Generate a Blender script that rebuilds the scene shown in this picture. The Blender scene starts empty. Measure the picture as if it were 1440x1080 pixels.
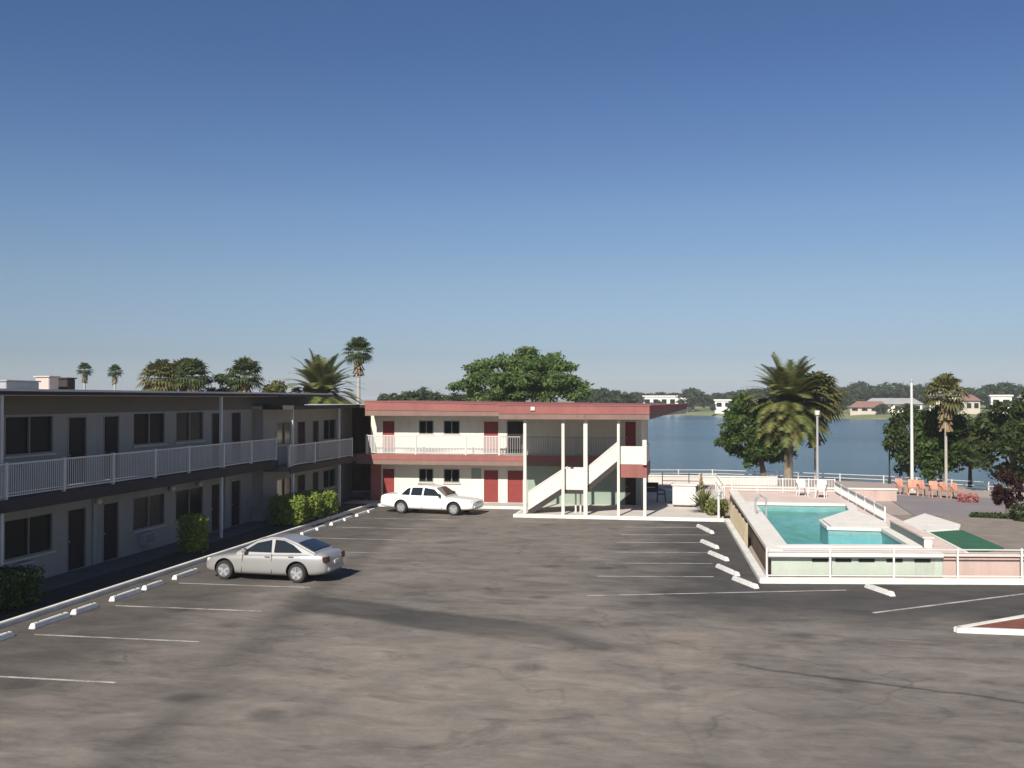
import bpy, bmesh, math, random
from mathutils import Vector, Matrix, noise as mnoise
R = math.radians
S = bpy.context.scene
C = S.collection
random.seed(7)

# ------------------------------------------------------------------ materials
def new_mat(name):
    m = bpy.data.materials.new(name); m.use_nodes = True
    nt = m.node_tree
    return m, nt, nt.nodes['Principled BSDF']

def nd(nt, typ, **kw):
    n = nt.nodes.new(typ)
    for k, v in kw.items():
        if k.startswith('i_'):
            n.inputs[k[2:]].default_value = v
        elif k.startswith('n'):
            n.inputs[int(k[1:])].default_value = v if False else v
        else:
            setattr(n, k, v)
    return n

def math_(nt, op, a, b=None, c=None, clamp=False):
    n = nt.nodes.new('ShaderNodeMath'); n.operation = op; n.use_clamp = clamp
    for i, v in enumerate((a, b, c)):
        if v is None: continue
        if hasattr(v, 'links'): nt.links.new(v, n.inputs[i])
        else: n.inputs[i].default_value = v
    return n.outputs[0]

def mixc(nt, fac, a, b, blend='MIX'):
    n = nt.nodes.new('ShaderNodeMix'); n.data_type = 'RGBA'; n.blend_type = blend
    for i, v in ((0, fac), (6, a), (7, b)):
        if hasattr(v, 'links'): nt.links.new(v, n.inputs[i])
        else: n.inputs[i].default_value = v if i == 0 else (*v, 1)
    return n.outputs[2]

def coords(nt, kind='Object'):
    return nt.nodes.new('ShaderNodeTexCoord').outputs[kind]

def noise_(nt, vec, scale, detail=4, rough=.55, stretch=None, dist=0.0):
    if stretch:
        mp = nt.nodes.new('ShaderNodeMapping'); mp.inputs['Scale'].default_value = stretch
        nt.links.new(vec, mp.inputs[0]); vec = mp.outputs[0]
    n = nt.nodes.new('ShaderNodeTexNoise'); n.inputs['Scale'].default_value = scale
    n.inputs['Detail'].default_value = detail; n.inputs['Roughness'].default_value = rough
    n.inputs['Distortion'].default_value = dist
    nt.links.new(vec, n.inputs['Vector'])
    return n.outputs[0]

def ramp(nt, v, p0, p1, c0=(0, 0, 0), c1=(1, 1, 1)):
    n = nt.nodes.new('ShaderNodeValToRGB')
    n.color_ramp.elements[0].position = p0; n.color_ramp.elements[0].color = (*c0, 1)
    n.color_ramp.elements[1].position = p1; n.color_ramp.elements[1].color = (*c1, 1)
    nt.links.new(v, n.inputs[0]); return n.outputs[0]

def bump(nt, bsdf, h, strength=.3, dist=.02):
    b = nt.nodes.new('ShaderNodeBump'); b.inputs['Strength'].default_value = strength
    b.inputs['Distance'].default_value = dist
    nt.links.new(h, b.inputs['Height']); nt.links.new(b.outputs[0], bsdf.inputs['Normal'])

def mat(name, col, rough=.7, var=.15, scale=3., bmp=0., bscale=40., metal=0., coat=0., spec=None, streak=False):
    """surface with mottled colour (two noise sizes) and optional bump"""
    m, nt, b = new_mat(name)
    v = coords(nt)
    n1 = noise_(nt, v, scale, 5, .6, (1, 1, .25) if streak else None)
    n2 = noise_(nt, v, scale * 9, 3, .6)
    s = math_(nt, 'ADD', math_(nt, 'MULTIPLY', n1, .7), math_(nt, 'MULTIPLY', n2, .3))
    k = ramp(nt, s, .3, .7)
    lo = tuple(c * (1 - var) for c in col); hi = tuple(min(1, c * (1 + var)) for c in col)
    col_ = mixc(nt, k, lo, hi)
    if streak:
        sn = noise_(nt, v, 1.0, 5, .65, (4.2, 4.2, .35)); sn2 = noise_(nt, v, .7, 3)
        dirt = math_(nt, 'MULTIPLY', ramp(nt, sn, .5, .72), ramp(nt, sn2, .4, .65))
        col_ = mixc(nt, math_(nt, 'MULTIPLY', dirt, .5), col_, mixc(nt, 1, col_, (.58, .55, .5), 'MULTIPLY'))
    nt.links.new(col_, b.inputs['Base Color'])
    b.inputs['Roughness'].default_value = rough; b.inputs['Metallic'].default_value = metal
    if coat: b.inputs['Coat Weight'].default_value = coat
    if spec is not None: b.inputs['Specular IOR Level'].default_value = spec
    if bmp: bump(nt, b, noise_(nt, v, bscale, 4), bmp, .02)
    return m

def leaf_mat(name, c1, c2, c3=None, trans=.35, rough=.6, spec=.25):
    m, nt, b = new_mat(name)
    g = nt.nodes.new('ShaderNodeNewGeometry')
    v = coords(nt)
    n1 = noise_(nt, v, .9, 3)
    k = math_(nt, 'ADD', math_(nt, 'MULTIPLY', g.outputs['Random Per Island'], .6), math_(nt, 'MULTIPLY', ramp(nt, n1, .35, .65), .4))
    col = mixc(nt, k, c1, c2)
    if c3:
        r2 = math_(nt, 'GREATER_THAN', g.outputs['Random Per Island'], .86)
        col = mixc(nt, r2, col, c3)
    nt.links.new(col, b.inputs['Base Color']); b.inputs['Roughness'].default_value = rough
    b.inputs['Specular IOR Level'].default_value = spec
    t = nt.nodes.new('ShaderNodeBsdfTranslucent'); nt.links.new(col, t.inputs[0])
    mx = nt.nodes.new('ShaderNodeMixShader'); mx.inputs[0].default_value = trans
    out = nt.nodes['Material Output']
    nt.links.new(b.outputs[0], mx.inputs[1]); nt.links.new(t.outputs[0], mx.inputs[2])
    nt.links.new(mx.outputs[0], out.inputs[0])
    return m

def asphalt_mat():
    m, nt, b = new_mat('worn_asphalt')
    v = coords(nt)
    big = noise_(nt, v, .16, 4, .6, (1, 1.5, 1))
    mid = noise_(nt, v, .55, 4, .6, (.7, 1.5, 1), .5)
    fine = noise_(nt, v, 9, 5, .7)
    grit = noise_(nt, v, 70, 3, .6)
    base = mixc(nt, ramp(nt, big, .34, .66), (.150, .135, .119), (.200, .180, .158))
    base = mixc(nt, math_(nt, 'MULTIPLY', ramp(nt, mid, .1, .9), .75), base, mixc(nt, .5, base, (.245, .218, .188)))
    base = mixc(nt, math_(nt, 'MULTIPLY', ramp(nt, noise_(nt, v, 1.1, 5, .65, (.6, 1.5, 1), .5), .28, .5, (1, 1, 1), (0, 0, 0)), .5), base, (.082, .075, .069))
    st1 = noise_(nt, v, .8, 8, .66, (.6, 1.1, 1), .7); st2 = noise_(nt, v, 3.2, 6, .7, (.6, 1.2, 1), .4)
    sx = nt.nodes.new('ShaderNodeSeparateXYZ'); nt.links.new(v, sx.inputs[0])
    X, Y = sx.outputs[0], sx.outputs[1]
    wob = math_(nt, 'MULTIPLY', math_(nt, 'SUBTRACT', noise_(nt, v, .5, 4), .5), 2.6)
    def band(ax, ay, bx, by, hw, soft, x0, x1):
        L = math.hypot(bx - ax, by - ay); nx, ny = -(by - ay) / L, (bx - ax) / L
        d = math_(nt, 'ADD', math_(nt, 'MULTIPLY', X, nx), math_(nt, 'MULTIPLY', Y, ny))
        d = math_(nt, 'ADD', math_(nt, 'SUBTRACT', d, ax * nx + ay * ny), math_(nt, 'MULTIPLY', wob, .35))
        k = math_(nt, 'SUBTRACT', 1, math_(nt, 'DIVIDE', math_(nt, 'SUBTRACT', math_(nt, 'ABSOLUTE', d), hw - soft), soft), clamp=True)
        e = math_(nt, 'MULTIPLY', math_(nt, 'MULTIPLY', math_(nt, 'SUBTRACT', X, x0), .8, clamp=True),
                  math_(nt, 'MULTIPLY', math_(nt, 'SUBTRACT', x1, X), .45, clamp=True))
        return math_(nt, 'MULTIPLY', k, e)
    dark = (.058, .055, .052)
    # the resealed strip running across the lot, oil darkened stalls, the darker lane at the right
    base = mixc(nt, math_(nt, 'MULTIPLY', band(-10.4, 27.5, -3.4, 25.0, 1.15, .35, -12.4, -2.6), .9), base, (.072, .070, .066))
    base = mixc(nt, math_(nt, 'MULTIPLY', band(-4.6, 25.5, 0, 23.4, .55, .4, -5.0, 1.2), .75), base, (.075, .072, .068))
    base = mixc(nt, math_(nt, 'MULTIPLY', band(-11.2, 27, -9.2, 14, .75, .6, -14, -7.5), .42), base, dark)
    base = mixc(nt, math_(nt, 'MULTIPLY', band(-.6, 23.6, 6.6, 21.2, .13, .1, -.6, 9), .7), base, dark)
    base = mixc(nt, math_(nt, 'MULTIPLY', band(-.9, 23, .3, 15, .1, .08, -2, 1.5), .3), base, dark)
    rt = math_(nt, 'MULTIPLY', math_(nt, 'ADD', math_(nt, 'ADD', X, 3.2), math_(nt, 'MULTIPLY', wob, 1.6)), .32, clamp=True)
    yy = math_(nt, 'MULTIPLY', math_(nt, 'SUBTRACT', math_(nt, 'ADD', Y, wob), 27), .35, clamp=True)
    base = mixc(nt, math_(nt, 'MULTIPLY', math_(nt, 'MULTIPLY', rt, yy), .88), base, (.060, .058, .057))
    lx = math_(nt, 'MULTIPLY', math_(nt, 'SUBTRACT', -12.6, math_(nt, 'ADD', X, wob)), .5, clamp=True)
    base = mixc(nt, math_(nt, 'MULTIPLY', lx, .75), base, (.078, .072, .065))
    # pale scuffed patch
    px_ = math_(nt, 'POWER', math_(nt, 'MULTIPLY', math_(nt, 'ADD', X, .2), .9), 2)
    py_ = math_(nt, 'POWER', math_(nt, 'MULTIPLY', math_(nt, 'SUBTRACT', Y, 24.2), .42), 2)
    pr_ = math_(nt, 'SUBTRACT', 1.1, math_(nt, 'ADD', math_(nt, 'ADD', px_, py_), math_(nt, 'MULTIPLY', wob, .6)), clamp=True)
    base = mixc(nt, math_(nt, 'MULTIPLY', pr_, .55), base, (.27, .23, .19))
    cx_ = math_(nt, 'POWER', math_(nt, 'MULTIPLY', math_(nt, 'ADD', math_(nt, 'ADD', X, 4.2), math_(nt, 'MULTIPLY', wob, 1.5)), .16), 2)
    cy_ = math_(nt, 'POWER', math_(nt, 'MULTIPLY', math_(nt, 'SUBTRACT', math_(nt, 'ADD', Y, wob), 20.5), .2), 2)
    cw_ = math_(nt, 'SUBTRACT', 1.2, math_(nt, 'ADD', cx_, cy_), clamp=True)
    base = mixc(nt, math_(nt, 'MULTIPLY', cw_, .55), base, (.27, .24, .205))
    dn = ramp(nt, noise_(nt, v, .42, 5, .7, (.8, 1.3, 1), 1.2), .56, .66)
    base = mixc(nt, math_(nt, 'MULTIPLY', dn, .45), base, (.085, .074, .068))
    # oil drips in the stalls
    vo = nt.nodes.new('ShaderNodeTexVoronoi'); vo.inputs['Scale'].default_value = .42; nt.links.new(v, vo.inputs['Vector'])
    oil = ramp(nt, math_(nt, 'ADD', vo.outputs['Distance'], math_(nt, 'MULTIPLY', mid, .3)), .24, .36, (1, 1, 1), (0, 0, 0))
    base = mixc(nt, math_(nt, 'MULTIPLY', oil, .45), base, (.035, .033, .032))
    # cracks
    vc = nt.nodes.new('ShaderNodeTexVoronoi'); vc.feature = 'DISTANCE_TO_EDGE'; vc.inputs['Scale'].default_value = .16
    wv = nt.nodes.new('ShaderNodeVectorMath'); wv.operation = 'ADD'
    nz = nt.nodes.new('ShaderNodeTexNoise'); nz.inputs['Scale'].default_value = .8; nt.links.new(v, nz.inputs['Vector'])
    sc = nt.nodes.new('ShaderNodeVectorMath'); sc.operation = 'SCALE'; sc.inputs['Scale'].default_value = 2.2
    nt.links.new(nz.outputs['Color'], sc.inputs[0]); nt.links.new(v, wv.inputs[0]); nt.links.new(sc.outputs[0], wv.inputs[1])
    nt.links.new(wv.outputs[0], vc.inputs['Vector'])
    crack = ramp(nt, vc.outputs['Distance'], .002, .013, (1, 1, 1), (0, 0, 0))
    base = mixc(nt, math_(nt, 'MULTIPLY', math_(nt, 'MULTIPLY', crack, ramp(nt, noise_(nt, v, .25, 2), .45, .62)), .38), base, (.04, .038, .037))
    base = mixc(nt, ramp(nt, st1, .34, .68), mixc(nt, 1, base, (.76, .755, .76), 'MULTIPLY'), mixc(nt, 1, base, (1.2, 1.18, 1.15), 'MULTIPLY'))
    base = mixc(nt, math_(nt, 'MULTIPLY', ramp(nt, st2, .3, .7), .8), mixc(nt, 1, base, (.83, .83, .83), 'MULTIPLY'), mixc(nt, 1, base, (1.13, 1.12, 1.11), 'MULTIPLY'))
    base = mixc(nt, math_(nt, 'MULTIPLY', ramp(nt, fine, .35, .7), .35), base, mixc(nt, 1, base, (1.35, 1.33, 1.3), 'MULTIPLY'))
    base = mixc(nt, math_(nt, 'MULTIPLY', ramp(nt, grit, .42, .62), .42), base, mixc(nt, 1, base, (.55, .55, .55), 'MULTIPLY'))
    nt.links.new(base, b.inputs['Base Color'])
    b.inputs['Roughness'].default_value = .9; b.inputs['Specular IOR Level'].default_value = .2
    bump(nt, b, math_(nt, 'ADD', math_(nt, 'MULTIPLY', grit, .5), fine), .35, .02)
    return m

def water_mat():
    m, nt, b = new_mat('lake_water')
    v = coords(nt)
    w = noise_(nt, v, .35, 5, .65, (1, 2.4, 1))
    w2 = noise_(nt, v, 1.6, 4, .6, (1, 2, 1))
    p = noise_(nt, v, .012, 3, .5, (.35, 1, 1))
    nt.links.new(mixc(nt, ramp(nt, p, .4, .6), (.052, .10, .132), (.090, .145, .172)), b.inputs['Base Color'])
    b.inputs['Roughness'].default_value = .22; b.inputs['IOR'].default_value = 1.33
    b.inputs['Specular IOR Level'].default_value = .5
    bump(nt, b, math_(nt, 'ADD', w, math_(nt, 'MULTIPLY', w2, .4)), 1.0, .55)
    return m

def pool_water_mat():
    m, nt, b = new_mat('pool_water')
    v = coords(nt)
    h = noise_(nt, v, 3.2, 4, .6, dist=.8)
    t = nt.nodes.new('ShaderNodeBsdfTransparent'); t.inputs[0].default_value = (.74, .95, .94, 1)
    g = nt.nodes.new('ShaderNodeBsdfGlossy'); g.inputs['Roughness'].default_value = .04
    bp = nt.nodes.new('ShaderNodeBump'); bp.inputs['Strength'].default_value = .4; bp.inputs['Distance'].default_value = .05
    nt.links.new(h, bp.inputs['Height']); nt.links.new(bp.outputs[0], g.inputs['Normal'])
    f = nt.nodes.new('ShaderNodeFresnel'); f.inputs[0].default_value = 1.33; nt.links.new(bp.outputs[0], f.inputs['Normal'])
    mx = nt.nodes.new('ShaderNodeMixShader')
    nt.links.new(math_(nt, 'MULTIPLY', f.outputs[0], .35), mx.inputs[0]); nt.links.new(t.outputs[0], mx.inputs[1]); nt.links.new(g.outputs[0], mx.inputs[2])
    nt.links.new(mx.outputs[0], nt.nodes['Material Output'].inputs[0])
    return m

def pool_floor_mat():
    m, nt, b = new_mat('pool_plaster')
    v = coords(nt)
    n1 = noise_(nt, v, .35, 3); n2 = noise_(nt, v, 1.6, 4, .6, dist=1.2)
    c = mixc(nt, ramp(nt, n1, .42, .58), (.16, .42, .37), (.25, .48, .52))
    c = mixc(nt, math_(nt, 'MULTIPLY', ramp(nt, n2, .45, .6), .35), c, (.40, .62, .58))
    nt.links.new(c, b.inputs['Base Color']); b.inputs['Roughness'].default_value = .7
    return m

M = {}
M['asphalt'] = asphalt_mat()
M['road'] = mat('grey_road', (.2, .175, .175), .9, .18, .5, .2)
M['ground'] = mat('dry_ground', (.30, .25, .205), .95, .25, .25, .3)
M['promenade'] = mat('pale_promenade', (.33, .275, .24), .9, .16, .6, .1)
M['bank'] = mat('grassy_bank', (.17, .19, .08), .95, .35, .03)
M['concrete'] = mat('concrete', (.40, .375, .335), .9, .14, .9, .15)
M['paleconc'] = mat('pale_concrete', (.52, .475, .42), .85, .12, .9, .1)
M['kerb'] = mat('painted_kerb', (.64, .62, .565), .8, .22, 1.6, .2)
M['stop'] = mat('wheel_stop_concrete', (.62, .60, .56), .85, .25, 2.5, .2)
M['line'], nt, b = new_mat('worn_line_paint')
v = coords(nt)
wn = math_(nt, 'ADD', math_(nt, 'MULTIPLY', noise_(nt, v, 1.3, 4), .55), math_(nt, 'MULTIPLY', noise_(nt, v, 14, 4, .7), .45))
nt.links.new(mixc(nt, ramp(nt, wn, .40, .56), (.17, .158, .142), (.47, .45, .415)), b.inputs['Base Color']); b.inputs['Roughness'].default_value = .88
M['shadeconc'] = mat('shaded_walkway_concrete', (.12, .115, .105), .9, .2, 1., .15)  # darker copy of the concrete, the wing's shade deepened in its colour
M['soil'] = mat('dark_soil', (.04, .035, .026), 1., .4, 3, .5)
M['mulch'] = mat('red_mulch', (.17, .055, .035), 1., .45, 4, .6)
M['gravel'] = mat('brown_gravel', (.21, .175, .14), 1., .3, 2, .5)
M['deck'] = mat('pink_pool_deck', (.60, .48, .415), .85, .16, .8, .1)
M['coping'] = mat('white_coping', (.68, .645, .575), .75, .12, 1.2, .05)
M['mintwall'] = mat('mint_painted_wall', (.40, .45, .375), .8, .12, 1.2, .1, streak=True)
M['pinkwall'] = mat('pink_painted_wall', (.44, .325, .28), .8, .12, 1.2, .1, streak=True)
M['brownwood'] = mat('brown_boards', (.125, .078, .045), .85, .35, 2.2, .2, streak=True)
M['tanwood'] = mat('tan_pickets', (.36, .30, .2), .85, .25, 2.2, .2, streak=True)
M['poolfloor'] = pool_floor_mat(); M['poolwater'] = pool_water_mat()
M['shadeteal'] = mat('painted_shade_teal', (.02, .07, .085), .4, .3, 8)  # dark teal standing for shade on the low wall's pool side
M['paletile'] = mat('pale_pool_tile', (.34, .46, .45), .4, .15, 8)
M['turf'] = mat('green_artificial_turf', (.018, .10, .05), 1., .3, 1.2, .4, 90)
M['lake'] = water_mat()
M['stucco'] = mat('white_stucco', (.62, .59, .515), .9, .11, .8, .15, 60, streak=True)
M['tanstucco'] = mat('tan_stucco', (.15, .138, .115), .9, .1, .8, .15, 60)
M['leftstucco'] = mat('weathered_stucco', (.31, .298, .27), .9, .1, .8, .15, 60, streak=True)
M['mint'] = mat('mint_stucco', (.24, .30, .245), .9, .08, .8, .1)
M['redpaint'] = mat('red_fascia_paint', (.25, .086, .072), .7, .2, .9, .1, streak=True)
M['taupe'] = mat('taupe_board', (.20, .125, .10), .8, .2, 1.2, .1, streak=True)
M['redpanel'] = mat('red_panel_paint', (.34, .11, .09), .7, .12, 1)
M['brownfascia'] = mat('dark_fascia_paint', (.032, .026, .023), .8, .3, .8)
M['whitemetal'] = mat('white_metal', (.56, .55, .525), .5, .06, 2)
M['greymetal'] = mat('grey_metal', (.30, .31, .32), .5, .1, 2)
M['soffit'] = mat('soffit_paint', (.50, .47, .41), .9, .1, 1)
M['roofing'] = mat('roof_gravel', (.45, .43, .40), .95, .2, 1, .3)
M['reddoor'] = mat('red_door', (.21, .026, .022), .55, .12, 1.5)
M['browndoor'] = mat('brown_door', (.020, .010, .008), .8, .2, 1.5)
M['frame'] = mat('window_frame', (.22, .22, .21), .5, .1, 3)
M['glass'] = mat('dark_window_glass', (.010, .012, .011), .3, .3, .4, spec=.08)
M['curtained'] = mat('curtained_window_glass', (.035, .036, .032), .3, .5, 2.2, spec=.1)
M['greenglass'] = mat('greenish_window_glass', (.13, .145, .075), .15, .4, .6)
M['brass'] = mat('brass', (.5, .4, .2), .35, .1, 5, metal=.8)
M['acgrey'] = mat('ac_housing', (.36, .38, .42), .6, .1, 2)
M['lampshade'] = mat('lamp_globe', (.62, .6, .54), .4, .05, 2)
M['darkmetal'] = mat('dark_metal', (.02, .022, .024), .5, .2, 3)
M['black'] = mat('black_plastic', (.012, .012, .012), .6, .2, 3)
M['rubber'] = mat('tyre_rubber', (.018, .018, .018), .85, .2, 6)
M['alloy'] = mat('wheel_alloy', (.33, .33, .33), .35, .08, 4, metal=.6)
M['silver'] = mat('silver_car_paint', (.40, .395, .385), .3, .03, 2, metal=.45, coat=.5)
M['whitepaint'] = mat('white_car_paint', (.78, .775, .75), .35, .03, 2, coat=.6)
M['bluepaint'] = mat('pale_blue_car_paint', (.42, .5, .56), .35, .04, 2, coat=.6)
M['carglass'] = mat('car_glass', (.014, .018, .02), .05, .1, 1, spec=.6)
M['lens_red'] = mat('red_lens', (.055, .012, .011), .2, .1, 5)
M['lens_clear'] = mat('clear_lens', (.55, .55, .53), .15, .1, 5)
M['bark'] = mat('bark', (.13, .10, .075), .95, .35, 3, .6, 12, streak=True)
M['palmbark'] = mat('palm_bark', (.21, .17, .125), .95, .3, 3, .6, 14)
M['greybark'] = mat('pale_palm_bark', (.36, .335, .29), .95, .2, 3, .5, 14)
M['skirt'] = mat('dead_fronds', (.20, .145, .075), .95, .35, 3, .4)
M['leaf'] = leaf_mat('leaf_green', (.032, .066, .013), (.09, .135, .03))
M['leafbig'] = leaf_mat('leaf_mid_green', (.065, .115, .032), (.15, .215, .07))
M['leafdark'] = leaf_mat('leaf_dark_green', (.024, .045, .014), (.075, .098, .028))
M['leafolive'] = leaf_mat('leaf_olive', (.075, .085, .02), (.15, .15, .045))
M['leafhedge'] = leaf_mat('hedge_green', (.13, .19, .03), (.27, .34, .065))
M['leaffar'] = leaf_mat('far_leaf', (.036, .056, .022), (.085, .11, .04))
M['leafred'] = leaf_mat('plum_leaf', (.022, .010, .010), (.065, .020, .018))
M['frond'] = leaf_mat('palm_frond', (.07, .10, .024), (.19, .20, .065), (.26, .20, .075), .3)
M['fan'] = leaf_mat('fan_palm_leaf', (.045, .07, .026), (.10, .125, .045), None, .3)
M['fanolive'] = leaf_mat('fan_palm_leaf_olive', (.085, .095, .03), (.17, .165, .06), (.2, .15, .05), .3)
M['yucca'] = leaf_mat('yucca_leaf', (.10, .12, .03), (.22, .22, .07), None, .25)
M['orange'] = mat('salmon_plastic', (.50, .25, .17), .8, .3, 2.5)
M['pinkbloom'] = leaf_mat('pink_bloom', (.42, .13, .13), (.5, .24, .21))
M['pinkcab'] = mat('pale_pink_cabinet', (.50, .42, .385), .6, .06, 2)
M['farwhite'] = mat('far_white_wall', (.74, .72, .67), .9, .05, .2)
M['fartan'] = mat('far_tan_wall', (.46, .40, .33), .9, .08, .2)
M['farroof'] = mat('far_roof', (.22, .12, .095), .9, .15, .3)
M['fargreyroof'] = mat('far_grey_roof', (.30, .29, .28), .9, .15, .3)

# ------------------------------------------------------------------ mesh building
class MB:
    def __init__(s): s.v = []; s.f = []; s.m = []; s.mi = 0
    def add(s, vs, fs):
        o = len(s.v); s.v += [tuple(p) for p in vs]
        for f in fs: s.f.append(tuple(i + o for i in f)); s.m.append(s.mi)
        return s
    def box(s, x0, x1, y0, y1, z0, z1):
        return s.add([(x0,y0,z0),(x1,y0,z0),(x1,y1,z0),(x0,y1,z0),(x0,y0,z1),(x1,y0,z1),(x1,y1,z1),(x0,y1,z1)],
                     [(3,2,1,0),(4,5,6,7),(0,1,5,4),(1,2,6,5),(2,3,7,6),(3,0,4,7)])
    def prism(s, poly, z0, z1):
        n = len(poly); zf0 = z0 if callable(z0) else (lambda x, y: z0); zf1 = z1 if callable(z1) else (lambda x, y: z1)
        vs = [(x, y, zf0(x, y)) for x, y in poly] + [(x, y, zf1(x, y)) for x, y in poly]
        return s.add(vs, [tuple(range(n))[::-1], tuple(range(n, 2*n))] + [(i, (i+1) % n, n + (i+1) % n, n + i) for i in range(n)])
    def hexa(s, b, t):
        """eight corners: bottom four then top four"""
        return s.add(b + t, [(3,2,1,0),(4,5,6,7),(0,1,5,4),(1,2,6,5),(2,3,7,6),(3,0,4,7)])
    def bar(s, p, q, w, h):
        """box beam from p to q, w across, h up"""
        p, q = Vector(p), Vector(q); d = (q - p).normalized()
        up = Vector((0, 0, 1)) if abs(d.z) < .95 else Vector((0, 1, 0))
        a = d.cross(up).normalized() * (w/2); u = a.cross(d).normalized() * (h/2)
        b = [p-a-u, p+a-u, q+a-u, q-a-u]; t = [p-a+u, p+a+u, q+a+u, q-a+u]
        return s.hexa(b, t)
    def tube(s, path, rad, n=8, cap=True):
        rings = []; o = len(s.v)
        path = [Vector(p) for p in path]
        for i, p in enumerate(path):
            d = (path[min(i+1, len(path)-1)] - path[max(i-1, 0)]).normalized()
            ref = Vector((1, 0, 0)) if abs(d.x) < .9 else Vector((0, 1, 0))
            a = d.cross(ref).normalized(); b = d.cross(a)
            r = rad[i] if isinstance(rad, (list, tuple)) else rad
            s.v += [tuple(p + (a*math.cos(2*math.pi*k/n) + b*math.sin(2*math.pi*k/n))*r) for k in range(n)]
        for i in range(len(path)-1):
            for k in range(n):
                a0 = o+i*n+k; a1 = o+i*n+(k+1) % n
                s.f.append((a0, a1, a1+n, a0+n)); s.m.append(s.mi)
        if cap:
            s.f.append(tuple(range(o, o+n))[::-1]); s.m.append(s.mi)
            e = o+(len(path)-1)*n; s.f.append(tuple(range(e, e+n))); s.m.append(s.mi)
        return s
    def ball(s, c, rx, ry, rz, n=10, m=6):
        o = len(s.v)
        for j in range(m+1):
            t = math.pi*j/m
            for k in range(n):
                a = 2*math.pi*k/n
                s.v.append((c[0]+rx*math.sin(t)*math.cos(a), c[1]+ry*math.sin(t)*math.sin(a), c[2]+rz*math.cos(t)))
        for j in range(m):
            for k in range(n):
                s.f.append((o+j*n+k, o+(j+1)*n+k, o+(j+1)*n+(k+1) % n, o+j*n+(k+1) % n)); s.m.append(s.mi)
        return s
    def build(s, name, mats, parent=None, smooth=False, off=True, bevel=0):
        me = bpy.data.meshes.new(name)
        vs = s.v
        if parent is not None and off:
            L = parent['wl'] if 'wl' in parent else (0, 0, 0)
            vs = [(x-L[0], y-L[1], z-L[2]) for x, y, z in vs]
        me.from_pydata(vs, [], s.f)
        for m_ in (mats if isinstance(mats, (list, tuple)) else [mats]): me.materials.append(m_)
        me.polygons.foreach_set('material_index', s.m)
        if smooth:
            me.polygons.foreach_set('use_smooth', [True]*len(s.f))
        me.update()
        if bevel:
            bm = bmesh.new(); bm.from_mesh(me)
            bmesh.ops.remove_doubles(bm, verts=bm.verts, dist=1e-5)
            bmesh.ops.bevel(bm, geom=list(bm.edges), offset=bevel, segments=2, affect='EDGES', clamp_overlap=True)
            bm.to_mesh(me); bm.free()
        if smooth: me.set_sharp_from_angle(angle=R(38))
        o = bpy.data.objects.new(name, me); C.objects.link(o)
        if parent is not None:
            o.parent = parent
            o['wl'] = tuple(parent['wl']) if 'wl' in parent else (0., 0., 0.)
        return o

def tag(o, label=None, cat=None, group=None, kind=None):
    if label: o['label'] = label
    if cat: o['category'] = cat
    if group: o['group'] = group
    if kind: o['kind'] = kind
    return o

def thing(name, label, cat, loc=(0, 0, 0), rotz=0, group=None):
    o = bpy.data.objects.new(name, None); C.objects.link(o)
    o.location = loc; o.rotation_euler = (0, 0, rotz); o.empty_display_size = .2
    tag(o, label, cat, group); o['wl'] = tuple(float(x) for x in loc)
    return o
def proto(name, label, cat, group=None):
    """a thing whose parts are given in its own coordinates"""
    o = thing(name, label, cat, (0, 0, 0), 0, group); return o
def place(o, loc, rz=0, sc=1.0):
    o.location = loc; o.rotation_euler = (0, 0, rz); o.scale = (sc, sc, sc) if not isinstance(sc, tuple) else sc
    return o
def dup(root, label, loc, rz=0, sc=1.0, group=None):
    r = root.copy(); C.objects.link(r); place(r, loc, rz, sc)
    if label: r['label'] = label
    if group: r['group'] = group
    for ch in list(root.children):
        c = ch.copy(); C.objects.link(c); c.parent = r
        for g in list(ch.children):
            d = g.copy(); C.objects.link(d); d.parent = c
    return r
def struct(name, mb, m, **kw):
    return tag(mb.build(name, m, **kw), kind='structure')

# ------------------------------------------------------------------ ground, lake, lot
def lerp_table(tab, x):
    if x <= tab[0][0]: return tab[0][1]
    for (a, b), (c, d) in zip(tab, tab[1:]):
        if x <= c: return b + (d-b)*(x-a)/(c-a)
    return tab[-1][1]
NEAR = [(-600, 90), (-30, 80), (-4, 79.3), (1.2, 80.2), (7.5, 78.6), (13.2, 76.3), (21, 70.3), (40, 55), (90, 15), (600, -200)]
FAR = [(-600, 520), (-100, 470), (-12, 440), (58, 352), (150, 315), (400, 290), (600, 280)]
LAKE_Z = -.9
xs = [-4000, -600, -300, -150, -80, -50, -30, -15, -4, 1.2, 4, 7.5, 10, 13.2, 17, 21, 30, 40, 60, 90, 150, 250, 400, 600, 4000]
g = MB(); rows = 9
for x in xs:
    yn, yf = lerp_table(NEAR, x), lerp_table(FAR, x)
    if yn > yf - 60: yn = yf - 60
    ys = [(-400, -.06), (yn-6, -.06), (yn-.05, -.06), (yn, -3), (yf, -3), (yf+1.5, -.6), (yf+14, .5), (yf+120, 2.2), (yf+5000, 3)]
    g.v += [(x, y, z) for y, z in ys]
for i in range(len(xs)-1):
    for j in range(rows-1):
        a = i*rows+j
        g.mi = 1 if j >= 4 else 0
        g.f.append((a, a+rows, a+rows+1, a+1)); g.m.append(g.mi)
struct('ground', g, [M['promenade'], M['bank']])
wl = MB()
for i in range(60):
    pass
wl.add([(-3000, -250, LAKE_Z), (3000, -250, LAKE_Z), (3000, 900, LAKE_Z), (-3000, 900, LAKE_Z)], [(0, 1, 2, 3)])
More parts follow.
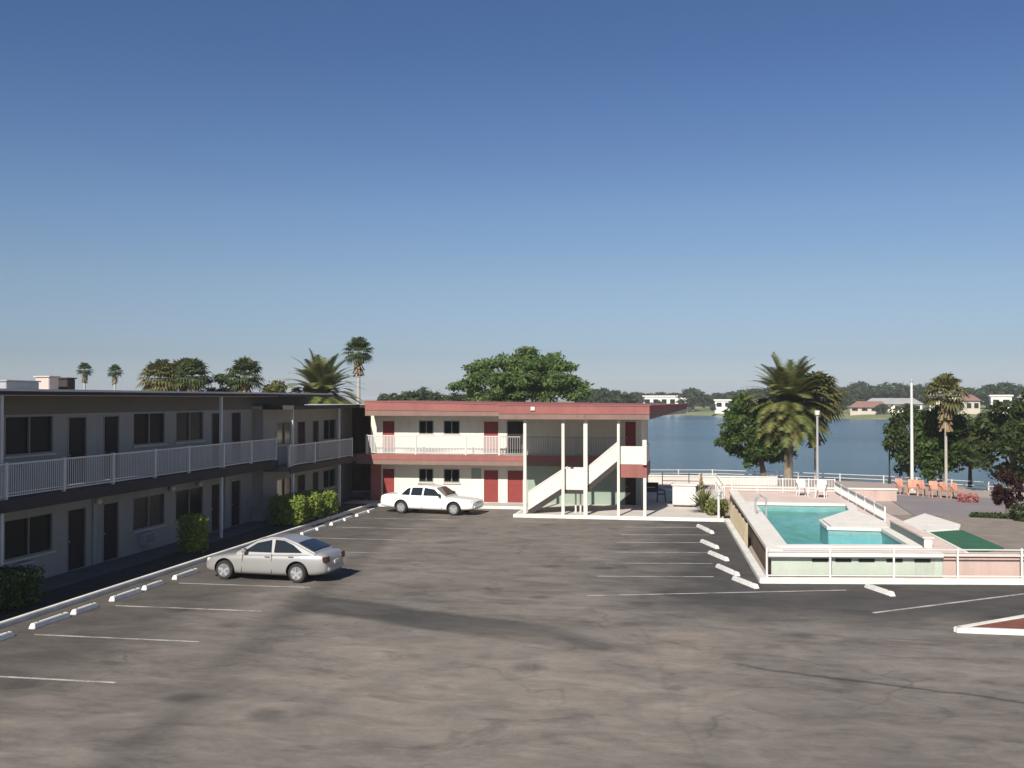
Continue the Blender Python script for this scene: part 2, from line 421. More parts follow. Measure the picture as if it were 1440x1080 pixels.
# only the part between the two shores
wl = MB(); lx = [-600, -300, -150, -80, -30, -4, 1.2, 7.5, 13.2, 21, 40, 90, 150, 300, 600]
for x in lx:
    yn, yf = lerp_table(NEAR, x), lerp_table(FAR, x); yn = min(yn, yf-60)
    wl.v += [(x, yn-.02, LAKE_Z), (x, yf+2, LAKE_Z)]
for i in range(len(lx)-1):
    wl.f.append((2*i, 2*i+2, 2*i+3, 2*i+1)); wl.m.append(0)
struct('lake', wl, M['lake'])

POOL_K = [(1.36, 49.72), (2.05, 33.40), (10.39, 34.70), (24, 36.85)]
lot = MB().add([(-17.9, -40, 0), (24, -40, 0), (24, 36.9, 0), (10.39, 34.75, 0), (2.05, 33.45, 0), (1.36, 49.75, 0), (-9.0, 49.75, 0), (-9.0, 53.4, 0), (-17.9, 53.4, 0)], [tuple(range(9))])
struct('parking_lot', lot, M['asphalt'])

def kerb_run(pts, w=.16, h=.14, z0=-.05):
    k = MB()
    for (a, b) in zip(pts, pts[1:]):
        k.bar((a[0], a[1], (z0+h)/2), (b[0], b[1], (z0+h)/2), w, h-z0)
    return k
struct('kerb', kerb_run([(-17.98, -40), (-17.98, 53.5)]), M['kerb'], bevel=.02)
struct('kerb', kerb_run([(-17.9, 53.48), (-9.0, 53.48)]), M['kerb'], bevel=.02)
struct('kerb', kerb_run([(-9.08, 53.56), (-9.08, 49.75)]), M['kerb'], bevel=.02)
struct('kerb', kerb_run([(-9.16, 49.83), (1.4, 49.83)], .2, .16), M['kerb'], bevel=.02)
struct('kerb', kerb_run([(1.44, 49.9), (2.13, 33.45)], .26, .16), M['kerb'], bevel=.02)
struct('kerb', kerb_run([(2.0, 33.52), (10.39, 34.83), (24, 36.98)], .28, .17), M['kerb'], bevel=.02)
struct('planting_bed', MB().box(-19.6, -18.06, -40, 53.6, -.05, .11), M['soil'])
struct('walkway', MB().box(-21.0, -19.6, -40, 57, -.05, .125), M['shadeconc'])
struct('walkway', MB().box(-19.6, -9.16, 53.56, 55.3, -.05, .13), M['concrete'])
struct('patio', MB().prism([(-9.16, 49.93), (1.3, 49.93), (1.3, 66), (-9.16, 66)], -.05, .135), M['paleconc'])
struct('road', MB().add([(10.6, 43, -.03), (60, 20, -.03), (60, 40, -.03), (16, 66, -.03), (11.5, 66, -.03)], [(0, 1, 2, 3, 4)]), M['road'])

# painted bay lines
def line(x0, y0, x1, y1, w=.1, z=.004):
    a, b = Vector((x0, y0, z)), Vector((x1, y1, z)); n = (b-a).cross(Vector((0, 0, 1))).normalized()*(w/2)
    struct('parking_line', MB().add([a-n, a+n, b+n, b-n], [(0, 1, 2, 3)]), M['line'])
for k in range(-1, 9):
    y = 19.2 + 3.6*k
    line(-16.6, y, -12.1, y+.06)
for y in (47.1, 44.5, 42.1, 39.4, 36.75, 34.0): line(-3.3, y-.25, .55, y+.35, .1)
line(-3.3, 30.35, 4.6, 32.72, .1)
line(4.85, 29.38, 9.9, 33.1, .12)

# wheel stops
def wheel_stop(label, a, b):
    a, b = Vector((*a, 0)), Vector((*b, 0)); d = b-a; L = d.length; c = (a+b)/2
    o = thing('wheel_stop', label, 'wheel stop', (c.x, c.y, 0), math.atan2(d.y, d.x), 'concrete wheel stops in the parking lot')
    m = MB(); h = L/2
    m.hexa([(-h,-.1,.002),(h,-.1,.002),(h,.1,.002),(-h,.1,.002)], [(-h+.05,-.06,.14),(h-.05,-.06,.14),(h-.05,.06,.14),(-h+.05,.06,.14)])
    m.build('block', M['stop'], o, off=False, bevel=.015)
    for sx in (-1, 1):
        MB().tube([(sx*h*.66, 0, .13), (sx*h*.66, 0, .152)], .022, 8).build('anchor_pin', M['darkmetal'], o, off=False)
    return o
ordn = ['first', 'second', 'third', 'fourth', 'fifth', 'sixth', 'seventh', 'eighth', 'ninth', 'tenth', 'eleventh', 'twelfth', 'thirteenth', 'fourteenth', 'fifteenth', 'sixteenth', 'seventeenth', 'eighteenth', 'nineteenth', 'twentieth']
ls = []
for k in range(0, 9):
    s0 = 19.2 + 3.6*k
    ls += [(s0+.5, s0+2.05), (s0+2.25, s0+3.35)]
ls = [q for q in ls if q[0] > 21 and not (31.2 < q[0] < 33.2)]
for i, (y0, y1) in enumerate(ls):
    wheel_stop('pale concrete wheel stop along the left kerb, %s from the near end' % ordn[i], (-17.05, y0), (-17.05, y1))
rs = [((.05, 47.6), (.68, 45.2)), ((.2, 42.5), (.8, 40.7)), ((.48, 39.4), (1.1, 37.7)), ((.72, 36.3), (1.36, 34.55)), ((1.2, 33.9), (1.86, 32.4))]
rl = ['farthest from the camera, by the patio kerb', 'second farthest in the row', 'middle one of the row', 'second nearest in the row', 'nearest, by the corner of the pool kerb']
for (a, b), t in zip(rs, rl):
    wheel_stop('slanted wheel stop left of the pool, ' + t, a, b)
wheel_stop('lone white wheel stop in front of the pool wall', (5.3, 33.3), (5.85, 31.9))

# the red island at the right edge
struct('kerb', kerb_run([(8.8, 29.25), (6.55, 27.36), (14, 27.42)], .17, .13), M['kerb'], bevel=.02)
struct('kerb', kerb_run([(14, 33.7), (8.8, 29.25)], .17, .13), M['kerb'], bevel=.02)
struct('planting_bed', MB().prism([(6.75, 27.45), (14, 27.5), (14, 33.4), (8.8, 29.1)], -.02, .10), M['mulch'])

# ------------------------------------------------------------------ building helpers
def wall(parent, axis, c, th, u0, u1, z0, z1, opens, m, name='wall'):
    """wall with real openings. axis 'x': runs along x at y=c..c+th; axis 'y': runs along y at x=c-th..c"""
    us = sorted({u0, u1} | {o[0] for o in opens} | {o[1] for o in opens})
    w = MB()
    for a, b in zip(us, us[1:]):
        cols = sorted([(o[2], o[3]) for o in opens if o[0] <= a+1e-6 and o[1] >= b-1e-6])
        z = z0
        for p, q in cols + [(z1, z1)]:
            if p > z+1e-4:
                if axis == 'x': w.box(a, b, c, c+th, z, p)
                else: w.box(c-th, c, a, b, z, p)
            z = max(z, q)
    # weld neighbours so the wall is one shell
    o = w.build(name, m, parent)
    bm = bmesh.new(); bm.from_mesh(o.data); bmesh.ops.remove_doubles(bm, verts=bm.verts, dist=1e-4)
    seen = {}; kill = []
    for f in bm.faces:
        k = tuple(sorted(v.index for v in f.verts)); seen.setdefault(k, []).append(f)
    for fs in seen.values():
        if len(fs) > 1: kill += fs
    bmesh.ops.delete(bm, geom=kill, context='FACES'); bm.to_mesh(o.data); bm.free()
    return o

def P(axis, u, d, z, c):
    """point on the facade: u along, d out towards the viewer"""
    return (u, c-d, z) if axis == 'x' else (c+d, u, z)
def fbox(mb, axis, c, u0, u1, d0, d1, z0, z1):
    if axis == 'x': mb.box(u0, u1, c-d1, c-d0, z0, z1)
    else: mb.box(c+d0, c+d1, u0, u1, z0, z1)
    return mb
def window(parent, axis, c, u0, u1, z0, z1, gm='glass', sill=True, mull=1):
    f = MB(); t = .05
    fbox(f, axis, c, u0, u0+t, -.12, .01, z0, z1); fbox(f, axis, c, u1-t, u1, -.12, .01, z0, z1)
    fbox(f, axis, c, u0+t, u1-t, -.12, .01, z0, z0+t); fbox(f, axis, c, u0+t, u1-t, -.12, .01, z1-t, z1)
    for k in range(mull):
        um = u0 + (u1-u0)*(k+1)/(mull+1)
        fbox(f, axis, c, um-.022, um+.022, -.11, 0, z0+t, z1-t)
    w = f.build('window', M['frame'], parent)
    fbox(MB(), axis, c, u0+t, u1-t, -.09, -.07, z0+t, z1-t).build('pane', M[gm], w)
    if sill: fbox(MB(), axis, c, u0-.06, u1+.06, .012, .08, z0-.07, z0-.005).build('sill', M['paleconc'], w)
    return w
def door(parent, axis, c, u0, u1, z0, z1, dm, transom=False):
    l = MB(); t = .06; zt = z1-t
    fbox(l, axis, c, u0+t, u1-t, -.10, -.05, z0+.012, zt-.004)
    uw = u1-u0-2*t
    for a, b in ((.12, .46), (.54, .9)):
        fbox(l, axis, c, u0+t+.14, u1-t-.14, -.05, -.038, z0+(zt-z0)*a, z0+(zt-z0)*b)
    d = l.build('door', M[dm], parent)
    f = MB(); fbox(f, axis, c, u0, u0+t, -.12, .015, z0, z1); fbox(f, axis, c, u1-t, u1, -.12, .015, z0, z1)
    fbox(f, axis, c, u0+t, u1-t, -.12, .015, zt, z1); f.build('door_frame', M['frame' if dm == 'browndoor' else 'stucco'], d)
    h = MB(); p = P(axis, u0+t+.09, -.02, z0+1.0, c); h.ball(p, .035, .035, .035, 8, 5); h.build('handle', M['brass'], d)
    return d
def railing(parent, axis, c, u0, u1, z, h=1.06, step=.12, bw=.018, m='whitemetal', posts=(), name='railing', pname='railing_post'):
    r = MB()
    fbox(r, axis, c, u0, u1, -.03, .03, z+h-.05, z+h); fbox(r, axis, c, u0, u1, -.02, .02, z+.08, z+.115)
    n = int((u1-u0)/step)
    for k in range(1, n):
        u = u0 + (u1-u0)*k/n
        fbox(r, axis, c, u-bw/2, u+bw/2, -.008, .008, z+.115, z+h-.05)
    o = r.build(name, M[m], parent)
    for u in posts:
        fbox(MB(), axis, c, u-.05, u+.05, -.05, .05, z, z+h+.03).build(pname, M[m], parent)
    return o

# ------------------------------------------------------------------ near motel block (left)
nb = thing('motel_block', 'long shaded two storey motel block with white balcony railing, at the left', 'motel', (-21, 30, 0))
FX, EX = -21.0, -19.7
Y0, Y1 = 12.0, 44.8
wins = [(20.3, 22.7), (27.36, 29.75), (34.5, 36.81), (37.64, 39.98)]
drs = [(23.4, 24.5), (25.4, 26.5), (30.51, 31.6), (32.57, 33.6), (40.69, 41.55), (42.59, 43.6), (18.2, 19.3), (16.2, 17.3)]
zs = 2.95
opU = [(a, b, 4.22, 5.48) for a, b in wins] + [(a, b, zs+.12, 5.42) for a, b in drs]
opL = [(a, b, .98, 2.26) for a, b in wins] + [(a, b, .14, 2.26) for a, b in drs]
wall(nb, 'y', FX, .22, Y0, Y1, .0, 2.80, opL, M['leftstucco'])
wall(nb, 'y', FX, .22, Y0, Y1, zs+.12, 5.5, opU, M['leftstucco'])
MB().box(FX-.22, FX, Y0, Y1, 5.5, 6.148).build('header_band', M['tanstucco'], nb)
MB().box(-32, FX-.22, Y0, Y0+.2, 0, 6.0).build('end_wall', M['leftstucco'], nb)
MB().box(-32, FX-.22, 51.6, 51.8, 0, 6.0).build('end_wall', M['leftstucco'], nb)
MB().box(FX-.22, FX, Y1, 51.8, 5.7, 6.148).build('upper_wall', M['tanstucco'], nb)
for a, b in wins:
    window(nb, 'y', FX, a, b, 4.22, 5.48, 'curtained' if a > 37 else 'glass'); window(nb, 'y', FX, a, b, .98, 2.26, 'curtained' if 30 < a < 36 else 'glass')
for a, b in drs:
    door(nb, 'y', FX, a, b, zs+.12, 5.42, 'browndoor'); door(nb, 'y', FX, a, b, .14, 2.26, 'browndoor')
MB().box(-32.2, EX, Y0-.4, 51.9, 6.15, 6.26).build('roof', M['roofing'], nb)
fa = MB().box(EX, EX+.04, Y0-.4, 51.9, 6.12, 6.228); fa.build('fascia', M['brownfascia'], nb)
MB().box(EX-.02, EX+.06, Y0-.4, 51.92, 6.231, 6.30).build('drip_edge', M['whitemetal'], nb)
MB().box(FX, EX, Y0-.4, Y1, 6.10, 6.148).build('soffit', M['soffit'], nb)
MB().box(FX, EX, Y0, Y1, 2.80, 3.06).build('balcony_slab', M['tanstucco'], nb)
MB().box(EX, EX+.05, Y0, Y1, 2.70, 3.07).build('balcony_fascia', M['brownfascia'], nb)
railing(nb, 'y', EX-.05, Y0, Y1, 3.062, 1.06, .10, .028, posts=(20.0, 22.9, 25.8, 28.5, 31.2, 33.9, 36.4, 39.35, 42.0, 44.7))
for y in (25.7, 39.3): MB().box(EX-.16, EX-.06, y-.055, y+.055, .12, 2.8).build('column', M['whitemetal'], nb)
for y in (25.7, 39.3): MB().box(EX-.19, EX-.09, y-.055, y+.055, 3.06, 6.10).build('column', M['whitemetal'], nb)
for a, b in wins:
    ac = MB(); fbox(ac, 'y', FX, a+.45, a+1.15, 0.003, .26, .42, .86); o = ac.build('air_conditioner', M['acgrey'], nb, bevel=.015)
    gr = MB()
    for k in range(7): fbox(gr, 'y', FX, a+.5, a+1.1, .262, .275, .47+k*.05, .49+k*.05)
    gr.build('grille', M['darkmetal'], o)
for y in (24.9, 37.15, 39.4, 32.1):
    l = MB(); fbox(l, 'y', FX, y-.06, y+.06, .003, .08, 2.36, 2.44); w = l.build('wall_lamp', M['darkmetal'], nb)
    MB().ball(P('y', y, .15, 2.36, FX), .12, .12, .12, 10, 6).build('lamp_globe', M['lampshade'], w, smooth=True)
for y in (31.95, 41.95):
    fbox(MB(), 'y', FX, y-.04, y+.04, .004, .08, .13, 2.8).build('downpipe', M['greymetal'], nb)

# ------------------------------------------------------------------ corner block (lower, farther left)
cb = thing('motel_corner_block', 'lower motel block with flat brown roof filling the corner between the two wings', 'motel', (-20.5, 50, 0))
CX, CE = -20.5, -19.15
cw = [(46.5, 48.5), (52.8, 54.7)]; cd = [(49.1, 50.2), (51.2, 52.1)]; zc = 2.72
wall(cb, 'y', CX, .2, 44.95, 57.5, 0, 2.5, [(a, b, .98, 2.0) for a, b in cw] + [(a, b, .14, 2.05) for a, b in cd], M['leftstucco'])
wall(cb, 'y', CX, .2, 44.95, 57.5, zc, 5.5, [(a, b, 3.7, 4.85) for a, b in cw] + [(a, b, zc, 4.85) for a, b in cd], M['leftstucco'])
for i, (a, b) in enumerate(cw):
    window(cb, 'y', CX, a, b, 3.7, 4.85, 'greenglass' if i == 0 else 'glass'); window(cb, 'y', CX, a, b, .98, 2.0, 'greenglass' if i == 0 else 'glass')
for a, b in cd:
    door(cb, 'y', CX, a, b, zc, 4.85, 'browndoor'); door(cb, 'y', CX, a, b, .14, 2.05, 'browndoor')
MB().box(-30, CX-.2, 57.3, 57.5, 0, 5.5).build('end_wall', M['leftstucco'], cb)
MB().box(-26, -18.6, 62.2, 62.4, 0, 5.5).build('passage_wall', M['brownwood'], cb)
MB().box(-20.95, CX-.2, 44.95, 45.1, 0, 5.5).build('end_wall', M['leftstucco'], cb)
MB().box(-31, -18.95, 44.9, 62.6, 5.5, 5.66).build('roof', M['roofing'], cb)
MB().box(-18.95, -18.90, 44.9, 54.3, 5.49, 5.69).build('fascia', M['brownfascia'], cb)
MB().box(-20.5, -18.90, 44.84, 44.898, 5.49, 5.69).build('fascia', M['brownfascia'], cb)
MB().box(CX, CE, 44.95, 62.2, 2.5, zc-.002).build('balcony_slab', M['tanstucco'], cb)
MB().box(CE, CE+.05, 44.9, 53.9, 2.42, zc+.01).build('balcony_fascia', M['brownfascia'], cb)
railing(cb, 'y', CE-.05, 44.95, 53.9, zc, 1.06, .11, .024, posts=(45.0, 48.2, 53.8))
for y in (45.6, 52.0):
    MB().box(CE-.17, CE-.06, y-.06, y+.06, .12, 2.5).build('column', M['whitemetal'], cb)
    MB().box(CE-.2, CE-.09, y-.06, y+.06, zc, 5.5).build('column', M['whitemetal'], cb)

# ------------------------------------------------------------------ back wing (red roof, stair)
bw = thing('motel_wing', 'sunlit white motel wing with red roof, red doors and an outside staircase', 'motel', (-11, 55, 0))
WY, RY = 55.4, 54.25
XL, XR = -18.6, -3.0
zb = 2.86
bd = [(-17.95, -17.12), (-11.95, -11.0), (-10.58, -9.58)]
bwin = [(-15.72, -14.85), (-14.25, -13.3)]
rd = (-3.95, -3.25)
wall(bw, 'x', WY, .2, -12.75, -9.4, .0, 2.3, [(a, b, .14, 2.02) for a, b in bd[1:]], M['stucco'])
wall(bw, 'x', WY, .2, -17.98, -12.75, .0, 2.3, [(bd[0][0], bd[0][1], .14, 2.02)] + [(a, b, 1.22, 2.0) for a, b in bwin], M['stucco'])
MB().box(XL, -17.98, WY, WY+.2, 0, 2.3).build('red_panel', M['redpanel'], bw)
wall(bw, 'x', WY, .2, -9.4, XR, .0, 2.3, [(rd[0], rd[1], .14, 2.1)], M['mint'])
MB().box(-12.62, -12.05, WY-.012, WY-.002, 1.45, 2.06).build('mint_panel', M['mint'], bw)
wall(bw, 'x', WY, .2, XL, XR, zb, 5.05, [(a, b, zb, 4.78) for a, b in bd] + [(a, b, 3.98, 4.76) for a, b in bwin] + [(rd[0], rd[1], zb, 4.8)], M['stucco'])
for a, b in bd:
    door(bw, 'x', WY, a, b, .14, 2.02, 'reddoor'); door(bw, 'x', WY, a, b, zb, 4.78, 'reddoor' if a < -10.9 else 'browndoor')
door(bw, 'x', WY, rd[0], rd[1], .14, 2.1, 'browndoor'); door(bw, 'x', WY, rd[0], rd[1], zb, 4.8, 'reddoor')
for a, b in bwin:
    window(bw, 'x', WY, a, b, 1.22, 2.0, mull=1); window(bw, 'x', WY, a, b, 3.98, 4.76, mull=1)
MB().box(XR-.2, XR, WY+.2, 63.2, 0, 5.05).build('end_wall', M['stucco'], bw)
MB().box(XL, XL+.2, WY+.2, 63.2, 0, 5.05).build('end_wall', M['tanstucco'], bw)
MB().box(XL+.2, XR-.2, 63.0, 63.2, 0, 5.05).build('back_wall', M['stucco'], bw)
MB().box(XL, XR, RY+.05, WY, 2.32, zb).build('balcony_slab', M['soffit'], bw)
MB().box(-19.1, -3.96, RY-.02, RY+.05, 2.56, zb+.01).build('balcony_fascia', M['redpaint'], bw)
MB().box(-19.1, -3.96, RY, RY+.05, 2.30, 2.557).build('balcony_beam', M['taupe'], bw)
railing(bw, 'x', RY+.12, -18.55, -10.75, zb, 1.08, .085, .046, m='whitemetal', posts=(-18.5, -15.6, -12.7, -10.8))
railing(bw, 'x', RY+.12, -10.7, -3.95, zb, 1.06, .13, .02, m='greymetal', posts=(-6.6,))
# roof: left part set back, right part reaching out over the stair, tip drawn out at the right
rp = [(-18.45, 54.1), (-9.85, 54.1), (-9.85, 49.85), (-2.35, 49.85), (-.62, 63.4), (-18.45, 63.4)]
def ztop(x, y): return 5.64 + max(0, -(x+9))*.022
MB().prism(rp, lambda x, y: 5.10, lambda x, y: ztop(x, y)-.05).build('roof', M['soffit'], bw)
def fascia(a, b, z0a, z0b, nx, ny, nm='fascia'):
    za, zb_ = ztop(*a), ztop(*b); t = .07
    A, B = a, b; A2, B2 = (a[0]+nx*t, a[1]+ny*t), (b[0]+nx*t, b[1]+ny*t)
    ma, mb_ = z0a+(za-z0a)*.4, z0b+(zb_-z0b)*.4
    MB().hexa([(*A, ma), (*A2, ma), (*B2, mb_), (*B, mb_)], [(*A, za), (*A2, za), (*B2, zb_), (*B, zb_)]).build(nm, M['redpaint'], bw)
    A3, B3 = (a[0]+nx*t*.6, a[1]+ny*t*.6), (b[0]+nx*t*.6, b[1]+ny*t*.6)
    MB().hexa([(*A, z0a), (*A3, z0a), (*B3, z0b), (*B, z0b)], [(*A, ma-.004), (*A3, ma-.004), (*B3, mb_-.004), (*B, mb_-.004)]).build('eaves_board', M['taupe'], bw)
fascia((-18.5, 54.1), (-9.92, 54.1), 5.05, 5.05, 0, -1)
fascia((-9.92, 49.85), (-2.30, 49.85), 4.97, 4.97, 0, -1)
fascia((-9.85, 49.85), (-9.85, 54.03), 4.97, 5.05, -1, 0)
fascia((-2.35, 49.85), (-.62, 63.4), 4.97, 5.4, 1, -.12)
MB().prism([(-18.55, 54.0), (-9.95, 54.0), (-9.95, 49.75), (-2.25, 49.75), (-.5, 63.45), (-18.55, 63.45)],
           lambda x, y: ztop(x, y)+.003, lambda x, y: ztop(x, y)+.05).build('roof_cap', M['redpaint'], bw)
MB().box(-8.25, -8.05, 49.70, 49.772, 5.42, 5.60).build('fascia_vent', M['lampshade'], bw)  # small cream vent box on the fascia
# stair
def flight(x0, z0, x1, z1, n):
    t = MB(); dx, dz = (x1-x0)/n, (z1-z0)/n
    for k in range(n):
        t.box(x0+k*dx, x0+(k+1)*dx+.02, 50.46, 51.62, z0+(k+1)*dz-.06, z0+(k+1)*dz)
    f = t.build('stair_flight', M['concrete'], bw)
    for yy in (50.40, 51.65):
        s = MB(); s.hexa([(x0, yy, z0-.16), (x1, yy, z1-.16), (x1, yy+.05, z1-.16), (x0, yy+.05, z0-.16)],
                         [(x0, yy, z0+.16), (x1, yy, z1+.16), (x1, yy+.05, z1+.16), (x0, yy+.05, z0+.16)])
        s.build('stringer', M['brownfascia'], f)
        p = MB(); p.hexa([(x0, yy-.002, z0+.17), (x1, yy-.002, z1+.17), (x1, yy+.046, z1+.17), (x0, yy+.046, z0+.17)],
                         [(x0, yy-.002, z0+1.06), (x1, yy-.002, z1+1.06), (x1, yy+.046, z1+1.06), (x0, yy+.046, z0+1.06)])
        p.build('parapet', M['stucco'], f)
        MB().bar((x0, yy+.02, z0+1.09), (x1, yy+.02, z1+1.09), .09, .06).build('handrail', M['whitemetal'], f)
flight(-8.5, .14, -6.62, 1.38, 7)
flight(-5.52, 1.38, -3.93, 2.72, 8)
ld = MB().box(-6.6, -5.54, 50.40, 51.7, 1.18, 1.38).build('landing', M['brownfascia'], bw)
MB().box(-6.6, -5.54, 50.38, 50.43, 1.385, 2.44).build('parapet', M['stucco'], ld)
MB().box(-6.6, -5.54, 51.65, 51.7, 1.385, 2.44).build('parapet', M['stucco'], ld)
ul = MB().box(-3.92, -2.45, 50.3, 53.98, 2.05, 2.72).build('landing', M['redpaint'], bw)
MB().box(-3.92, -2.47, 50.32, 50.38, 2.722, 3.62).build('parapet', M['stucco'], ul)
MB().box(-2.53, -2.47, 50.38, 53.9, 2.722, 3.62).build('parapet', M['stucco'], ul)
for x, w, z1 in ((-8.62, .15, 4.98), (-6.66, .15, 4.98), (-5.52, .2, 4.98), (-3.86, .13, 4.98), (-2.55, .15, 2.05)):
    MB().box(x-w/2, x+w/2, 50.1, 50.1+w, .13, z1).build('column', M['stucco'], bw, bevel=.01)
MB().box(-2.66, -2.46, 50.1, 50.28, 2.7, 3.95).build('column', M['stucco'], bw, bevel=.01)
for k, x in enumerate((-6.2, -5.95)): MB().box(x, x+.08, 51.3, 51.38, .13, 1.18).build('landing_post', M['stucco'], bw)

# rooftop boxes on the left block
for (x, y, w, h, m, nm, lb) in ((-26, 36.4, .62, .62, 'pinkcab', 'rooftop_vent', 'pale pink vent box on the left motel roof'),
                                (-26, 37.6, .55, .58, 'brownfascia', 'rooftop_vent', 'small dark vent box on the left motel roof'),
                                (-26.4, 34.2, 1.9, .40, 'greymetal', 'rooftop_unit', 'long low grey unit on the left motel roof at picture edge')):
    t = thing(nm, lb, 'roof vent', (x, y, 6.26))
    MB().box(x-w/2, x+w/2, y-w/2, y+w/2, 6.26, 6.26+h).build('housing', M[m], t, bevel=.02)
    MB().box(x-w/2-.05, x+w/2+.05, y-w/2-.05, y+w/2+.05, 6.262+h, 6.262+h+.05).build('cap', M[m], t)

# ------------------------------------------------------------------ pool terrace
DK = .9
# basin outline (clockwise), with the pale apron biting into the right side
pool = [(3.03, 35.75), (7.25, 36.5), (7.1, 40.9), (5.1, 41.0), (5.05, 43.3), (6.85, 47.4), (7.07, 50.1), (2.73, 49.95)]
outer = [(2.42, 34.0), (8.3, 34.92), (8.15, 40.0), (7.7, 56.5), (1.75, 56.5)]
dk = MB()
bm = bmesh.new()
ov = [bm.verts.new((x, y, DK)) for x, y in outer]; iv = [bm.verts.new((x, y, DK)) for x, y in pool]
ed = [bm.edges.new((ov[i], ov[(i+1) % len(ov)])) for i in range(len(ov))] + [bm.edges.new((iv[i], iv[(i+1) % len(iv)])) for i in range(len(iv))]
bmesh.ops.triangle_fill(bm, edges=ed, use_beauty=True)
me = bpy.data.meshes.new('pool_deck')
for f in list(bm.faces):
    if f.normal.z < 0: f.normal_flip()
bm.to_mesh(me); bm.free(); me.materials.append(M['deck'])
po = bpy.data.objects.new('pool_deck', me); C.objects.link(po); tag(po, kind='structure')

sp = thing('swimming_pool', 'outdoor swimming pool of teal water on the raised pink deck', 'swimming pool', (5, 43, 0))
b = MB(); n = len(pool)
dep = .05
b.add([(x, y, dep + (.5 if y > 45 else 0)) for x, y in pool], [tuple(range(n))])
b.build('basin_floor', M['poolfloor'], sp)
b = MB()
for i in range(n):
    (x0, y0), (x1, y1) = pool[i], pool[(i+1) % n]
    b.add([(x0, y0, dep-.05), (x1, y1, dep-.05), (x1, y1, .62), (x0, y0, .62)], [(0, 1, 2, 3)])
b.build('basin_wall', M['poolfloor'], sp)
b = MB()
for i in range(n):
    (x0, y0), (x1, y1) = pool[i], pool[(i+1) % n]
    b.add([(x0, y0, .62), (x1, y1, .62), (x1, y1, DK+.01), (x0, y0, DK+.01)], [(0, 1, 2, 3)])
b.build('tile_band', M['paletile'], sp)
MB().add([(x, y, .82) for x, y in pool], [tuple(range(n))]).build('water', M['poolwater'], sp)
b = MB()
def inset(poly, d):
    out = []; n = len(poly)
    for i in range(n):
        p0, p1, p2 = Vector(poly[i-1]), Vector(poly[i]), Vector(poly[(i+1) % n])
        e1 = (p1-p0).normalized(); e2 = (p2-p1).normalized()
        n1 = Vector((e1.y, -e1.x)); n2 = Vector((e2.y, -e2.x)); m_ = (n1+n2)
        m_ = m_/max(.3, m_.dot(n1)) if m_.length > 1e-3 else n1
        out.append(tuple(p1+m_*d))
    return out
co = inset(pool, .34); ci = inset(pool, -.05)
for i in range(n):
    j = (i+1) % n
    b.hexa([(*ci[i], DK-.06), (*co[i], DK-.0), (*co[j], DK-.0), (*ci[j], DK-.06)],
           [(*ci[i], DK+.055), (*co[i], DK+.055), (*co[j], DK+.055), (*ci[j], DK+.055)])
b.build('coping', M['coping'], sp)
lad = MB()
for yy in (45.0, 45.6):
    lad.tube([(2.55, yy, .95), (2.55, yy, 1.55), (2.75, yy, 1.75), (3.0, yy, 1.6), (3.02, yy, .3)], .03, 8)
lad.build('ladder', M['greymetal'], sp, smooth=True)
# pale apron slabs
ap = thing('concrete_slab', 'pale wedge of concrete reaching into the pool', 'concrete slab', (6, 43, DK))
MB().prism([(5.2, 40.98), (7.4, 41.0), (7.6, 43.0), (6.95, 47.6), (5.12, 43.3)], DK+.056, DK+.085).build('slab', M['coping'], ap, bevel=.02)
a2 = thing('concrete_slab', 'pale wedge of concrete at the far end of the green turf', 'concrete slab', (9.2, 43, DK))
MB().prism([(8.4, 40.4), (10.1, 41.6), (10.5, 43.0), (9.95, 46.9), (8.15, 43.2)], DK-.2, DK+.03).build('slab', M['coping'], a2, bevel=.02)
# low white bench wall between pool and turf
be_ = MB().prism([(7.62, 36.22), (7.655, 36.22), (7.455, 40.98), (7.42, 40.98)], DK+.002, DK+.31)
be = thing('low_wall', 'low white wall between the pool and the green turf', 'low wall', (7.75, 38.7, DK))
MB().prism([(7.66, 36.2), (7.92, 36.2), (7.72, 41.0), (7.46, 41.0)], DK, DK+.32).build('body', M['coping'], be, bevel=.015)
be_.build('shade_face', M['shadeteal'], be)  # thin dark sheet, shade painted onto the pool-side face
MB().prism([(7.6, 36.15), (7.98, 36.15), (7.78, 41.05), (7.4, 41.05)], DK+.322, DK+.38).build('cap', M['deck'], be)
# retaining walls
rw = thing('retaining_wall', 'pale mint retaining wall under the near edge of the pool deck', 'retaining wall', (5, 34.4, 0))
MB().hexa([(2.42, 34.02, .0), (7.95, 34.88, .0), (7.95, 35.05, .0), (2.42, 34.2, .0)], [(2.42, 34.02, .76), (7.95, 34.88, .76), (7.95, 35.05, .76), (2.42, 34.2, .76)]).build('body', M['mintwall'], rw)
MB().hexa([(2.3, 33.86, .762), (7.95, 34.74, .762), (7.95, 35.2, .762), (2.3, 34.4, .762)], [(2.3, 33.86, .93), (7.95, 34.74, .93), (7.95, 35.2, .93), (2.3, 34.4, .93)]).build('coping', M['coping'], rw)
vt = MB()
for x in (4.0, 4.75, 5.5, 6.4, 7.3):
    y = 34.02+(x-2.42)*.1555
    vt.hexa([(x-.26, y-.055, .62), (x+.26, y+.026, .62), (x+.26, y+.046, .62), (x-.26, y-.035, .62)], [(x-.26, y-.055, .74), (x+.26, y+.026, .74), (x+.26, y+.046, .74), (x-.26, y-.035, .74)])
vt.build('vent', M['black'], rw)
MB().hexa([(2.42, 33.99, .0), (7.95, 34.85, .0), (7.95, 34.87, .0), (2.42, 34.01, .0)], [(2.42, 33.99, .2), (7.95, 34.85, .2), (7.95, 34.87, .2), (2.42, 34.01, .2)]).build('base_strip', M['brownwood'], rw)  # dark brown strip along the foot of the wall
r2 = thing('retaining_wall', 'pink retaining wall right of the pool, under the turf terrace', 'retaining wall', (12, 35.3, 0))
